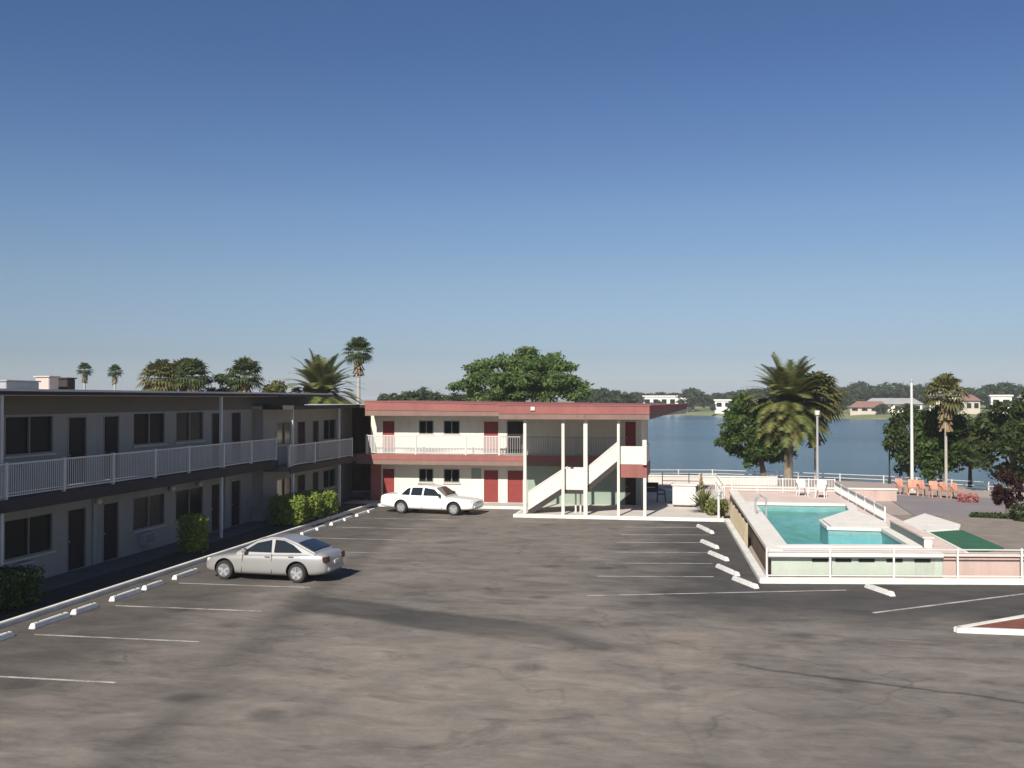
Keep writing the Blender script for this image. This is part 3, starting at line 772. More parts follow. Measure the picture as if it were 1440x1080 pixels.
MB().hexa([(7.955, 34.86, .0), (20, 36.75, .0), (20, 36.95, .0), (7.955, 35.06, .0)], [(7.955, 34.86, .84), (20, 36.75, .84), (20, 36.95, .84), (7.955, 35.06, .84)]).build('body', M['pinkwall'], r2)
MB().hexa([(7.955, 34.76, .842), (20, 36.65, .842), (20, 37.0, .842), (7.955, 35.15, .842)], [(7.955, 34.76, .92), (20, 36.65, .92), (20, 37.0, .92), (7.955, 35.15, .92)]).build('coping', M['deck'], r2)
r3 = thing('retaining_wall', 'dark brown boarded side of the pool deck facing the parking lot', 'retaining wall', (2.1, 45, 0))
MB().hexa([(2.42, 34.2, 0), (1.80, 56.5, 0), (1.95, 56.5, 0), (2.57, 34.2, 0)], [(2.42, 34.2, .80), (1.80, 56.5, .80), (1.95, 56.5, .80), (2.57, 34.2, .80)]).build('boards', M['brownwood'], r3)
MB().hexa([(2.36, 34.42, .802), (1.74, 56.5, .802), (2.2, 56.5, .802), (2.82, 34.42, .802)], [(2.36, 34.42, .94), (1.74, 56.5, .94), (2.2, 56.5, .94), (2.82, 34.42, .94)]).build('coping', M['coping'], r3)
# turf terrace
struct('terrace', MB().prism([(8.32, 35.05), (20, 36.9), (20, 44), (10.6, 47), (8.0, 47)], -.05, .82), M['gravel'])
struct('walkway', MB().prism([(8.0, 34.95), (8.85, 35.08), (8.62, 40.6), (8.35, 47), (7.72, 56), (8.1, 41)], .80, DK-.006), M['deck'])
tf = thing('turf_strip', 'dark green artificial turf strip right of the pool', 'artificial turf', (9.5, 38, .82))
MB().prism([(8.85, 35.3), (10.4, 36.9), (10.2, 41.6), (8.7, 40.7)], .83, .875).build('turf', M['turf'], tf)
tb = MB(); tb.bar((8.78, 35.2, .87), (8.63, 40.75, .87), .12, .12); tb.build('border', M['coping'], tf)
# kerb grass strip colour below right fence comes from the gravel terrace

# ------------------------------------------------------------------ fences
def fence(name, label, pts, z, h, step_post, rails, picket=None, m='whitemetal', pw=.06, rw_=.045, group=None, ps=.02):
    o = thing(name, label, 'fence', (pts[0][0], pts[0][1], z), 0, group)
    for a, b in zip(pts, pts[1:]):
        A, B = Vector((*a, z)), Vector((*b, z)); L = (B-A).length; n = max(1, round(L/step_post)); d = (B-A)/L
        for k in range(n+1):
            if k == n and b != pts[-1]: continue
            p = A+d*(L*k/n)
            q = MB(); q.box(p.x-pw/2, p.x+pw/2, p.y-pw/2, p.y+pw/2, z, z+h+.03); q.build('post', M[m], o)
        for zz in rails:
            MB().bar(A+Vector((0, 0, zz)), B+Vector((0, 0, zz)), rw_, rw_).build('rail', M[m], o)
        if picket:
            q = MB(); k = int(L/picket)
            nrm = Vector((d.y, -d.x, 0))*.028
            for i in range(1, k):
                p = A+d*(L*i/k)+nrm
                q.box(p.x-ps/2, p.x+ps/2, p.y-ps/2, p.y+ps/2, z+.08, z+h-.02)
            q.build('pickets', M[m], o)
    return o
fence('pool_fence', 'white rail fence along the near side of the pool', [(2.25, 33.72), (10.4, 34.99), (19, 36.34)], .02, 1.08, 2.1, (1.06, .86, .2), None, pw=.06, rw_=.035)
fence('pool_fence', 'tan picket fence between the pool deck and the parking kerb', [(1.66, 49.9), (2.0, 41.5)], .02, .92, 1.7, (.85, .2), .14, 'tanwood', ps=.07)
fence('pool_fence', 'white picket fence along the right side of the pool deck', [(7.65, 43.4), (7.35, 56.3)], DK, .62, 2.1, (.6, .1), .2, 'whitemetal', ps=.03)
fence('pool_fence', 'white picket fence along the far side of the pool deck', [(1.9, 56.3), (7.35, 56.3)], DK, .75, 1.35, (.73, .1), .15, 'whitemetal', ps=.025)
fence('patio_fence', 'pale rail fence behind the patio near the lake', [(-2.2, 65.6), (1.2, 65.6), (1.5, 57)], .13, 1.05, 1.6, (1.0, .55), None, 'whitemetal')
fence('patio_fence', 'short white rail fence at the corner of patio and parking lot', [(1.05, 50.05), (1.2, 53.6)], .135, 1.05, 1.75, (1.0, .5), None, 'whitemetal', pw=.1)
fence('shore_railing', 'long low pale railing along the lake shore', [(-9, 78.6), (-4, 78.4), (1.2, 79.2), (7.5, 77.6), (13.2, 75.3), (21, 69.4), (30, 62)], -.06, .55, 2.6, (.53, .26), None, 'paleconc', pw=.08, rw_=.04)
lw = thing('low_wall', 'long pale pink wall beyond the pool before the lake', 'low wall', (6, 62, 0))
MB().box(1.6, 11.6, 62, 62.22, -.05, .62).build('body', M['pinkwall'], lw)
MB().box(1.55, 11.65, 61.95, 62.27, .622, .70).build('cap', M['coping'], lw)
lw = thing('low_wall', 'pale stone wall at the lake edge left of the date palm', 'low wall', (0, 72, 0))
MB().box(-4, 5.5, 71.8, 72.05, -.05, .5).build('body', M['paleconc'], lw)
MB().box(-4.05, 5.55, 71.75, 72.1, .502, .57).build('cap', M['coping'], lw)

# ------------------------------------------------------------------ vehicles
def evaluated(o, name):
    dg = bpy.context.evaluated_depsgraph_get(); dg.update()
    me = bpy.data.meshes.new_from_object(o.evaluated_get(dg)); me.name = name
    return me
def make_car(name, label, st, prof, side_win, wheels, wr, zbase, wb, wt, paint, seam, ends, boxy=False):
    """st: stations (x, zbottom, ztop, halfwidth); prof: greenhouse side profile; both in the car's own coordinates, +x ahead"""
    root = proto(name, label, 'car')
    b = MB(); k = None
    for x, z0, z1, w in st:
        h = z1-z0
        sec = [(0, z0), (w*.8, z0), (w*.95, z0+.06), (w, z0+h*.30), (w*1.0, z0+h*.62), (w*.97, z0+h*.86), (w*.86, z1-.01), (w*.45, z1+.012), (0, z1+.018)]
        ring = [(x, y, z) for y, z in sec] + [(x, -y, z) for y, z in sec[-2:0:-1]]
        k = len(ring); b.v += ring
    for i in range(len(st)-1):
        for j in range(k):
            b.f.append((i*k+j, i*k+(j+1) % k, (i+1)*k+(j+1) % k, (i+1)*k+j)); b.m.append(0)
    b.f.append(tuple(range(k))[::-1]); b.m.append(0)
    e = (len(st)-1)*k; b.f.append(tuple(range(e, e+k))); b.m.append(0)
    tmp = b.build('tmp_body', [paint, M['black']])
    bm = bmesh.new(); bm.from_mesh(tmp.data); bmesh.ops.recalc_face_normals(bm, faces=bm.faces); bm.to_mesh(tmp.data); bm.free()
    sub = tmp.modifiers.new('s', 'SUBSURF'); sub.levels = 2; sub.render_levels = 2
    cuts = []
    for wx in wheels:
        for sy in (1, -1):
            c = MB().tube([(wx, sy*.56, wr+.01), (wx, sy*1.3, wr+.01)], wr+.075, 28)
            co_ = c.build('tmp_cut', M['black'])
            bm = bmesh.new(); bm.from_mesh(co_.data); bmesh.ops.recalc_face_normals(bm, faces=bm.faces); bm.to_mesh(co_.data); bm.free()
            md = tmp.modifiers.new('b', 'BOOLEAN'); md.operation = 'DIFFERENCE'; md.object = co_; md.solver = 'EXACT'
            md.material_mode = 'TRANSFER'
            cuts.append(co_)
    me = evaluated(tmp, 'body')
    for o in cuts + [tmp]: bpy.data.objects.remove(o)
    for p in me.polygons: p.use_smooth = True
    me.set_sharp_from_angle(angle=R(35))
    body = bpy.data.objects.new('body', me); C.objects.link(body); body.parent = root
    zt = max(p[1] for p in prof)
    def W(z): return wb + (wt-wb)*min(1, max(0, (z-zbase)/(zt-zbase)))
    # greenhouse
    g_ = MB(); n = len(prof)
    for x, z in prof: g_.v += [(x, W(z), z), (x, 0, z+.025), (x, -W(z), z)]
    for i in range(n-1):
        for s in (0, 1):
            g_.f.append((i*3+s, i*3+s+1, (i+1)*3+s+1, (i+1)*3+s)); g_.m.append(0)
    o = len(g_.v)
    g_.v += [(prof[0][0], W(zbase-.06), zbase-.1), (prof[-1][0], W(zbase-.06), zbase-.1), (prof[0][0], -W(zbase-.06), zbase-.1), (prof[-1][0], -W(zbase-.06), zbase-.1)]
    g_.f.append(tuple([o] + [i*3 for i in range(n)] + [o+1])); g_.m.append(0)
    g_.f.append(tuple([o+2] + [i*3+2 for i in range(n)] + [o+3])); g_.m.append(0)
    ro = g_.build('roof', paint, root, off=False)
    bm = bmesh.new(); bm.from_mesh(ro.data); bmesh.ops.recalc_face_normals(bm, faces=bm.faces)
    ee = [e_ for e_ in bm.edges if len(e_.link_faces) == 2 and e_.calc_face_angle(0) > R(40)]
    bmesh.ops.bevel(bm, geom=ee, offset=.05, segments=3, affect='EDGES', clamp_overlap=True)
    for f in bm.faces: f.smooth = True
    bm.to_mesh(ro.data); bm.free(); ro.data.set_sharp_from_angle(angle=R(50))
    for poly in side_win:
        for s in (1, -1):
            w = MB(); q = [(x, s*(W(z)+.004), z) for x, z in poly]; q2 = [(x, s*(W(z)+.014), z) for x, z in poly]; k = len(poly)
            w.add(q+q2, [tuple(range(k)), tuple(range(k, 2*k))] + [(i, (i+1) % k, k+(i+1) % k, k+i) for i in range(k)])
            w.build('side_window', M['carglass'], root, off=False)
    def screen(pts, nm):
        w = MB()
        for (x, z), (x2, z2) in zip(pts, pts[1:]):
            a = Vector((x2-x, 0, z2-z)).normalized(); nn = Vector((-a.z, 0, a.x));
            if nn.z < 0: nn = -nn
            nn *= .03
            i = len(w.v)
            w.v += [(x+nn.x, W(z)-.085, z+nn.z), (x+nn.x*1.4, 0, z+nn.z*1.4+.012), (x+nn.x, -W(z)+.085, z+nn.z), (x2+nn.x, W(z2)-.085, z2+nn.z), (x2+nn.x*1.4, 0, z2+nn.z*1.4+.012), (x2+nn.x, -W(z2)+.085, z2+nn.z)]
            w.f += [(i, i+1, i+4, i+3), (i+1, i+2, i+5, i+4)]; w.m += [0, 0]
        w.build(nm, M['carglass'], root, smooth=True, off=False)
    def along(pts, a, b_):
        out = []
        for t in (a, (a+b_)/2, b_):
            i = min(int(t*(len(pts)-1)), len(pts)-2); u = t*(len(pts)-1)-i
            out.append((pts[i][0]+(pts[i+1][0]-pts[i][0])*u, pts[i][1]+(pts[i+1][1]-pts[i][1])*u))
        return out
    screen(along(prof[0:2], .10, .93), 'windscreen')
    screen(along(prof[-2:], .08, .88), 'rear_window')
    for wx in wheels:
        for s in (1, -1):
            y1 = s*(max(w for _, _, _, w in st)-.015); y0 = y1-s*.2
            wl_ = MB(); prf = [(y0, wr-.05), (y0, wr-.01), (y0+s*.03, wr), (y1-s*.03, wr), (y1, wr-.02), (y1+s*.002, wr*.68)]
            wl_.tube([(wx, y, wr) for y, r in prf], [r for y, r in prf], 24)
            wh = wl_.build('wheel', M['rubber'], root, smooth=True, off=False)
            rm = MB(); rm.tube([(wx, y1-s*.06, wr), (wx, y1+s*.006, wr), (wx, y1+s*.008, wr)], [wr*.7, wr*.69, wr*.60], 24)
            rm.build('rim', M['alloy'], wh, smooth=True, off=False)
            sp_ = MB()
            for k in range(5):
                a = k*2*math.pi/5+.3
                sp_.bar((wx+math.cos(a)*wr*.1, y1+s*.012, wr+math.sin(a)*wr*.1), (wx+math.cos(a)*wr*.62, y1+s*.012, wr+math.sin(a)*wr*.62), .025, .07)
            sp_.tube([(wx, y1+s*.0, wr), (wx, y1+s*.025, wr)], wr*.17, 12)
            sp_.build('spokes', M['greymetal'], wh, off=False)
    wm = max(w for _, _, _, w in st)
    # seams, handles, trim
    for s in (1, -1):
        for (xa, za, xb, zb_) in seam:
            MB().bar((xa, s*(wm*.985), za), (xb, s*(wm*.985), zb_), .012 if abs(xa-xb) < .3 else .03, .012).build('door_seam', M['black'], root, off=False)
        for (x, z) in ends['handles']:
            MB().box(x-.09, x+.09, min(s*wm*.985, s*(wm*.985+.03)), max(s*wm*.985, s*(wm*.985+.03)), z-.018, z+.018).build('door_handle', paint, root, off=False, bevel=.006)
        mx, mz = ends['mirror']
        MB().box(mx-.08, mx+.08, min(s*(wb), s*(wb+.2)), max(s*wb, s*(wb+.2)), mz, mz+.13).build('wing_mirror', paint if not boxy else M['black'], root, off=False, bevel=.03)
        hx, hz0, hz1, hy0, hy1 = ends['head']
        MB().box(hx-.12, hx+.02, min(s*hy0, s*hy1), max(s*hy0, s*hy1), hz0, hz1).build('headlight', M['lens_clear'], root, off=False, bevel=.02)
        tx, tz0, tz1, ty0, ty1 = ends['tail']
        MB().box(tx-.02, tx+.14, min(s*ty0, s*ty1), max(s*ty0, s*ty1), tz0, tz1).build('taillight', M['lens_red'], root, off=False, bevel=.02)
    gx, gz0, gz1 = ends['grille']
    MB().box(gx-.05, gx+.015, -.36, .36, gz0, gz1).build('grille', M['black'], root, off=False, bevel=.01)
    px_, pz = ends['plate']
    MB().box(px_-.02, px_+.01, -.18, .18, pz, pz+.12).build('number_plate', M['whitemetal'], root, off=False)
    for q, sgn in ((st[0][0], 1), (st[-1][0], -1)):
        bw_ = (st[0] if sgn > 0 else st[-1])[3]*.9
        MB().box(q-.13*(sgn > 0)-.025*(sgn < 0), q+.13*(sgn < 0)+.025*(sgn > 0), -bw_, bw_, .38, .52).build('bumper', paint, root, off=False, bevel=.035)
    return root

silver = make_car('parked_car', 'silver car parked nose in at the left kerb', 
    [(2.27, .30, .56, .52), (2.2, .23, .66, .68), (1.95, .19, .75, .80), (1.42, .19, .84, .86), (.95, .18, .90, .87), (.2, .18, .92, .875), (-.8, .18, .94, .875), (-1.3, .2, .97, .87), (-1.85, .23, .985, .82), (-2.12, .28, .96, .75), (-2.24, .34, .82, .66)],
    [(1.02, .90), (.30, 1.30), (-.15, 1.415), (-.62, 1.405), (-1.08, 1.27), (-1.82, .975)],
    [[(.72, .965), (.28, 1.235), (-.22, 1.345), (-.27, .965)], [(-.37, .965), (-.35, 1.35), (-.66, 1.335), (-1.02, 1.20), (-1.36, .99)]],
    (1.42, -1.22), .315, .93, .79, .57, M['silver'],
    [(.78, .28, .72, .92), (-.32, .26, -.32, .93), (.8, .26, -.8, .27)],
    dict(handles=[(-.16, .83), (-1.0, .86)], mirror=(.66, .94), head=(2.12, .56, .68, .42, .70), tail=(-2.2, .66, .86, .46, .74), grille=(2.25, .40, .52), plate=(-2.25, .58)))
place(silver, (-13.98, 31.62, 0), R(180-4))
white = make_car('parked_car', 'white boxy car parked sideways before the back motel wing',
    [(2.66, .34, .62, .74), (2.6, .30, .74, .84), (2.3, .26, .82, .91), (1.7, .24, .87, .945), (1.1, .22, .92, .95), (.2, .22, .95, .95), (-.9, .22, .97, .95), (-1.6, .24, .99, .945), (-2.3, .28, .985, .91), (-2.58, .34, .95, .85), (-2.66, .40, .84, .76)],
    [(1.12, .93), (.48, 1.37), (.0, 1.455), (-.72, 1.445), (-1.12, 1.38), (-1.66, 1.0)],
    [[(.86, .985), (.46, 1.30), (-.10, 1.37), (-.12, .985)], [(-.22, .985), (-.20, 1.375), (-.80, 1.36), (-.84, .985)], [(-.92, .985), (-.90, 1.35), (-1.08, 1.30), (-1.38, 1.0)]],
    (1.62, -1.36), .33, .95, .86, .64, M['whitepaint'],
    [(.95, .30, .9, .94), (-.16, .28, -.16, .95), (-1.0, .5, -.95, .96), (1.2, .55, -.9, .55)],
    dict(handles=[(-.02, .86), (-.82, .87)], mirror=(.82, .96), head=(2.54, .60, .74, .50, .82), tail=(-2.62, .66, .84, .48, .82), grille=(2.63, .48, .68), plate=(-2.66, .58)), True)
place(white, (-13.75, 51.0, 0), R(-9))
far_car = dup(white, 'pale parked car at the right picture edge behind the trees', (24.4, 74.5, -.05), R(35))

# ------------------------------------------------------------------ vegetation
def leaf_quads(mb, c, n, sx, sy, sz, size, rng, out=None, flat=.0):
    """n leaf faces in a lumpy clump round c"""
    for _ in range(n):
        while True:
            p = Vector((rng.uniform(-1, 1), rng.uniform(-1, 1), rng.uniform(-1, 1)))
            if p.length <= 1: break
        p = p * (.55+.45*rng.random())
        q = Vector((c[0]+p.x*sx, c[1]+p.y*sy, c[2]+p.z*sz))
        nn = Vector((rng.gauss(0, 1), rng.gauss(0, 1), rng.gauss(0, 1)))
        nn = (nn.normalized() + p*.8 + Vector((0, 0, .35))).normalized()
        a = nn.orthogonal().normalized(); ang = rng.uniform(0, 6.28)
        a = Matrix.Rotation(ang, 3, nn) @ a; b = nn.cross(a)
        s = size*rng.choice((.5, .7, .9, 1.1, 1.5))*rng.uniform(.8, 1.2)
        i = len(mb.v)
        mb.v += [tuple(q-a*s), tuple(q+b*s*.42-nn*s*.06), tuple(q+a*s), tuple(q-b*s*.42+nn*s*.04)]
        mb.f.append((i, i+1, i+2, i+3)); mb.m.append(mb.mi)

def crown_clumps(rng, rx, ry, rz, n, bias=.75, gap=0.):
    out = []
    while len(out) < n:
        p = Vector((rng.uniform(-1, 1), rng.uniform(-1, 1), rng.uniform(-1, 1)))
        l = p.length
        if l > 1 or l < .001: continue
        if rng.random() > (l*bias + (1-bias)): continue
        f = 1+.30*mnoise.noise(p*2.1+Vector((rng.seedv, 0, 0))) if hasattr(rng, 'seedv') else 1
        out.append((p.x*rx*f, p.y*ry*f, p.z*rz*f))
    return out

class RNG(random.Random): pass
def broadleaf(name, label, cat, h_trunk, rx, ry, rz, cz, lean, nclump, nleaf, size, lm, seed, tr=.2, clump=.3, group=None, shape=None, bark='bark'):
    rng = RNG(seed); rng.seedv = seed*3.7
    o = proto(name, label, cat, group)
    t = MB(); cx, cy = lean
    base = [(0, 0, -.05), (cx*.25, cy*.25, h_trunk*.5), (cx*.55, cy*.55, h_trunk)]
    t.tube(base, [tr*1.25, tr, tr*.85], 9)
    cl = crown_clumps(rng, rx, ry, rz, nclump)
    if shape: cl = [shape(*c) for c in cl]
    top = Vector(base[-1])
    for c in rng.sample(cl, min(len(cl), 11)):
        e = Vector((cx+c[0]*.85, cy+c[1]*.85, cz+c[2]*.8)); m_ = top.lerp(e, .5)+Vector((0, 0, .12*(e-top).length*rng.uniform(-.3, 1)))
        t.tube([top, m_, e], [tr*.5, tr*.3, tr*.08], 6)
    t.build('trunk', M[bark], o, smooth=True, off=False)
    l = MB()
    for c in cl:
        k = clump*rng.uniform(.7, 1.3)
        leaf_quads(l, (cx+c[0], cy+c[1], cz+c[2]), int(nleaf*rng.uniform(.6, 1.3)), rx*k, ry*k, rz*k*.8, size, rng)
    l.build('crown', M[lm], o, off=False)
    return o

def frond(mb, rng, base, az, el, L, droop, wid=.42, seg=14):
    """one feather frond: an arching rib and leaflets on both sides"""
    d = Vector((math.cos(az)*math.cos(el), math.sin(az)*math.cos(el), math.sin(el)))
    p = Vector(base); side = Vector((-math.sin(az), math.cos(az), 0)); pts = []; st = L/seg
    for i in range(seg+1):
        pts.append((p.copy(), d.copy())); p = p + d*st
        d = (d + Vector((0, 0, -droop*st*(.5+i/seg)))).normalized()
    for i in range(seg):
        a, b = pts[i][0], pts[i+1][0]; w = .03*(1-i/seg)+.008
        k = len(mb.v); mb.v += [tuple(a-side*w), tuple(a+side*w), tuple(b+side*w*.8), tuple(b-side*w*.8)]
        mb.f.append((k, k+1, k+2, k+3)); mb.m.append(0)
        if i < 1: continue
        t = i/seg; ll = wid*math.sin(math.pi*min(1, .12+t*.86))**.7
        up = pts[i][1].cross(side)
        if up.z < 0: up = -up
        for s in (-1, 1):
            for hh in (0, .5):
                q = a.lerp(b, hh); tip = q + side*s*ll*rng.uniform(.8, 1.05) + pts[i][1]*ll*.55 + up*ll*.22 - Vector((0, 0, ll*.18))
                wv_ = pts[i][1]*(.075)
                k = len(mb.v); mb.v += [tuple(q-wv_), tuple(q+wv_), tuple(tip)]
                mb.f.append((k, k+1, k+2)); mb.m.append(0)

def date_palm(label, h, L, seed, n=80, tr=.28, sc=1, mat_='frond'):
    rng = random.Random(seed); o = proto('date_palm', label, 'palm tree')
    t = MB(); path = []; rad = []
    for i in range(15):
        z = h*i/14; path.append((math.sin(z*.4)*.05, 0, z-.05)); rad.append(tr*(1.25-.3*i/14)*(1+.10*(i % 2)))
    t.tube(path, rad, 12); t.build('trunk', M['palmbark'], o, smooth=True, off=False)
    bt = MB(); bt.ball((0, 0, h+.05), tr*1.5, tr*1.5, .55, 12, 8)
    for k in range(40):
        a = rng.uniform(0, 6.28); z = h+rng.uniform(-.5, .3)
        bt.bar((math.cos(a)*tr*.9, math.sin(a)*tr*.9, z-.1), (math.cos(a)*tr*1.75, math.sin(a)*tr*1.75, z+.25), .09, .05)
    bt.build('frond_boots', M['skirt'], o, off=False)
    f = MB()
    for k in range(n):
        u = (k+.5)/n; el = R(82 - 128*u**.8 + rng.uniform(-9, 9)); az = k*2.39996+rng.uniform(-.2, .2)
        frond(f, rng, (math.cos(az)*.15, math.sin(az)*.15, h+.35-.5*u), az, el, L*rng.uniform(.85, 1.08), .20+.17*(1-u), .62*L/3)
    f.build('crown', M[mat_], o, off=False)
    return o

def fan_leaf(mb, rng, base, az, el, pl, rad, nseg=13):
    d = Vector((math.cos(az)*math.cos(el), math.sin(az)*math.cos(el), math.sin(el))); side = Vector((-math.sin(az), math.cos(az), 0)); up = d.cross(side)
    if up.z < 0: up = -up
    b = Vector(base); c = b+d*pl-Vector((0, 0, .06*pl))
    k = len(mb.v); mb.v += [tuple(b-side*.02), tuple(b+side*.02), tuple(c+side*.012), tuple(c-side*.012)]; mb.f.append((k, k+1, k+2, k+3)); mb.m.append(0)
    for i in range(nseg):
        a = R(-105+210*i/(nseg-1)); dr = d*math.cos(a)+side*math.sin(a)
        r = rad*(.72+.28*math.cos(a*.8))*rng.uniform(.9, 1.08)
        mid = c+dr*r*.6+up*.05*rad; tip = c+dr*r-Vector((0, 0, r*(.22+.15*rng.random())))
        w = (side*math.cos(a)-d*math.sin(a))*r*.085
        k = len(mb.v); mb.v += [tuple(c), tuple(mid+w), tuple(tip), tuple(mid-w)]; mb.f.append((k, k+1, k+2, k+3)); mb.m.append(0)

def fan_palm(label, h, rad, seed, n=46, tr=.16, lm='fan', skirt=True, bark='greybark', group=None, curve=0.):
    rng = random.Random(seed); o = proto('fan_palm', label, 'palm tree', group)
    t = MB(); N = 10
    t.tube([(curve*math.sin(i/N*2.2), 0, -.05+h*i/N) for i in range(N+1)], [tr*(1.3-.45*i/N) for i in range(N+1)], 9)
    t.build('trunk', M[bark], o, smooth=True, off=False)
    cx = curve*math.sin(2.2)
    if skirt:
        s = MB()
        for k in range(70):
            az = rng.uniform(0, 6.28); z = h-rng.uniform(.05, rad*1.1); r = rad*rng.uniform(.3, .55)
            a = Vector((cx+math.cos(az)*tr, math.sin(az)*tr, z)); b = a+Vector((math.cos(az)*r*.5, math.sin(az)*r*.5, -r))
            sd = Vector((-math.sin(az), math.cos(az), 0))*r*.18
            i = len(s.v); s.v += [tuple(a), tuple(b-sd), tuple(b+sd)]; s.f.append((i, i+1, i+2)); s.m.append(0)
        s.build('dead_skirt', M['skirt'], o, off=False)
    f = MB()
    for k in range(n):
        u = (k+.5)/n; el = R(86-128*u+rng.uniform(-9, 9)); az = k*2.39996+rng.uniform(-.25, .25)
        fan_leaf(f, rng, (cx, 0, h), az, el, rad*.5*rng.uniform(.8, 1.15), rad*.58)
    f.build('crown', M[lm], o, off=False)
    return o

def hedge_bush(name, label, cat, sx, sy, h, n, size, lm, seed, group=None, flat=False):
    rng = random.Random(seed); o = proto(name, label, cat, group)
    s = MB()
    for k in range(7):
        a = rng.uniform(0, 6.28)
        s.tube([(math.cos(a)*.04, math.sin(a)*.04, -.03), (math.cos(a)*sx*.25, math.sin(a)*sy*.25, h*.6)], [.022, .008], 5)
    s.build('stems', M['bark'], o, off=False)
    l = MB()
    for k in range(n):
        p = [rng.uniform(-1, 1) for _ in range(3)]
        if not flat and p[0]**6+p[1]**6+p[2]**6 > 1: continue
        m_ = max(abs(c) for c in p)
        if m_ < .7 and rng.random() < .6: continue
        lump = 1+.16*mnoise.noise(Vector((p[0]*2+seed, p[1]*2, p[2]*2)))
        q = Vector((p[0]*sx/2*lump, p[1]*sy/2*lump, h*.53+p[2]*h*.47*lump))
        nn = (Vector((rng.gauss(0, 1), rng.gauss(0, 1), rng.gauss(0, 1))).normalized()+Vector(p)*.7+Vector((0, 0, .4))).normalized()
        a = nn.orthogonal().normalized(); a = Matrix.Rotation(rng.uniform(0, 6.28), 3, nn) @ a; b = nn.cross(a); z = size*rng.choice((.5, .8, 1., 1.5))*rng.uniform(.8, 1.2)
        i = len(l.v); l.v += [tuple(q-a*z), tuple(q+b*z*.45), tuple(q+a*z), tuple(q-b*z*.45)]; l.f.append((i, i+1, i+2, i+3)); l.m.append(0)
    l.build('foliage', M[lm], o, off=False)
    return o

# big spreading tree behind the back wing
def umbrella(x, y, z):
    r = math.hypot(x/4.9, y/3.6)
    return (x, y, z*.8 + .3 - .5*r*r + .35*math.sin(x*.9+.4))
place(broadleaf('spreading_tree', 'broad spreading green tree behind the red roof', 'tree', 2.7, 4.7, 3.4, 2.6, 7.25, (.1, 0), 190, 230, .135, 'leafbig', 11, .3, .22, shape=umbrella), (-13.2, 75, -.05))
# broad tree beside the date palm at the shore
place(broadleaf('broadleaf_tree', 'low broad leafy tree left of the date palm trunk', 'tree', 1.4, 2.95, 2.4, 2.6, 3.55, (-.4, 0), 120, 190, .15, 'leaf', 12, .2, .26), (5.0, 77.8, .1))
place(date_palm('tall date palm with arching fronds beside the lake, right of centre', 5.65, 3.7, 21, 150, .26), (6.72, 77.2, -.05))
place(fan_palm('olive green fan palm just behind the big date palm', 6.1, 2.35, 22, 74, .13, 'fanolive', True), (8.9, 78.4, -.05))
place(date_palm('date palm with tall fronds rising behind the corner block roof', 6.3, 3.5, 23, 130, .3), (-29.3, 75, -.05))
place(fan_palm('tall slim fan palm left of the red roof, tallest of all', 10.3, 1.5, 24, 46, .15), (-29.7, 85, -.05))
place(fan_palm('short fan palm with two tiered crown behind the left roof', 7.9, 1.75, 25, 44, .22, 'fan', True), (-35.8, 75, -.05))
place(fan_palm('bushy yellow green palm, left one of the clump behind the left roof', 7.7, 1.9, 26, 56, .3, 'fanolive', True), (-43.2, 75, -.05))
place(fan_palm('bushy yellow green palm, middle one of the clump behind the left roof', 7.9, 1.8, 27, 54, .3, 'fanolive', True), (-41.8, 76, -.05))
place(fan_palm('bushy yellow green palm, right one of the clump behind the left roof', 7.9, 1.7, 28, 54, .3, 'fan', True), (-40.4, 75, -.05))
place(fan_palm('small distant fan palm, leftmost over the left roof', 10.6, 1.35, 29, 40, .17), (-93.5, 140, -.05))
place(fan_palm('small distant fan palm, second from left over the left roof', 10.3, 1.3, 30, 40, .17), (-88.3, 140, -.05))
place(broadleaf('round_tree', 'dark round treetop between palm clump and short fan palm', 'tree', 4.5, 1.9, 1.6, 1.4, 6.7, (0, 0), 28, 80, .16, 'leafdark', 31, .2, .36), (-39.3, 78, -.05))
place(broadleaf('round_tree', 'olive green treetop left of the date palm behind the corner roof', 'tree', 4.2, 2.2, 1.6, 1.3, 6.3, (0, 0), 30, 80, .16, 'leafolive', 32, .2, .36), (-32.6, 76, -.05))
place(fan_palm('slim palm with pale trunk among the trees at the right', 6.4, 1.6, 33, 40, .08, 'fanolive', True), (16.25, 70.2, -.05))
place(broadleaf('shore_tree', 'dark green tree at the lake edge left of the white pole', 'tree', 1.4, 1.65, 1.5, 2.3, 3.1, (0, 0), 64, 170, .15, 'leafdark', 34, .14, .34), (14.75, 74.3, -.05))
place(broadleaf('shore_tree', 'dark green tree between white pole and palm trunk', 'tree', 1.4, 1.9, 1.6, 2.3, 3.1, (0, 0), 70, 170, .15, 'leaf', 35, .14, .34), (16.55, 73.2, -.05))
place(broadleaf('shore_tree', 'wide dark tree with low crown and bare trunk at the right', 'tree', 1.3, 2.7, 2.3, 2.4, 3.3, (.1, 0), 84, 160, .155, 'leafdark', 36, .16, .32), (20.3, 70.0, -.05))
place(broadleaf('shore_tree', 'large tree at the right picture edge rising over the others', 'tree', 2.0, 3.6, 2.8, 3.3, 4.1, (.2, 0), 130, 180, .16, 'leafdark', 37, .22, .3), (24.6, 73.5, -.05))
place(broadleaf('shore_tree', 'small leafy tree right of the slim palm trunk', 'tree', 1.3, 1.5, 1.3, 1.7, 3.3, (0, 0), 45, 133, .16, 'leafolive', 38, .13, .34), (18.6, 73.6, -.05))
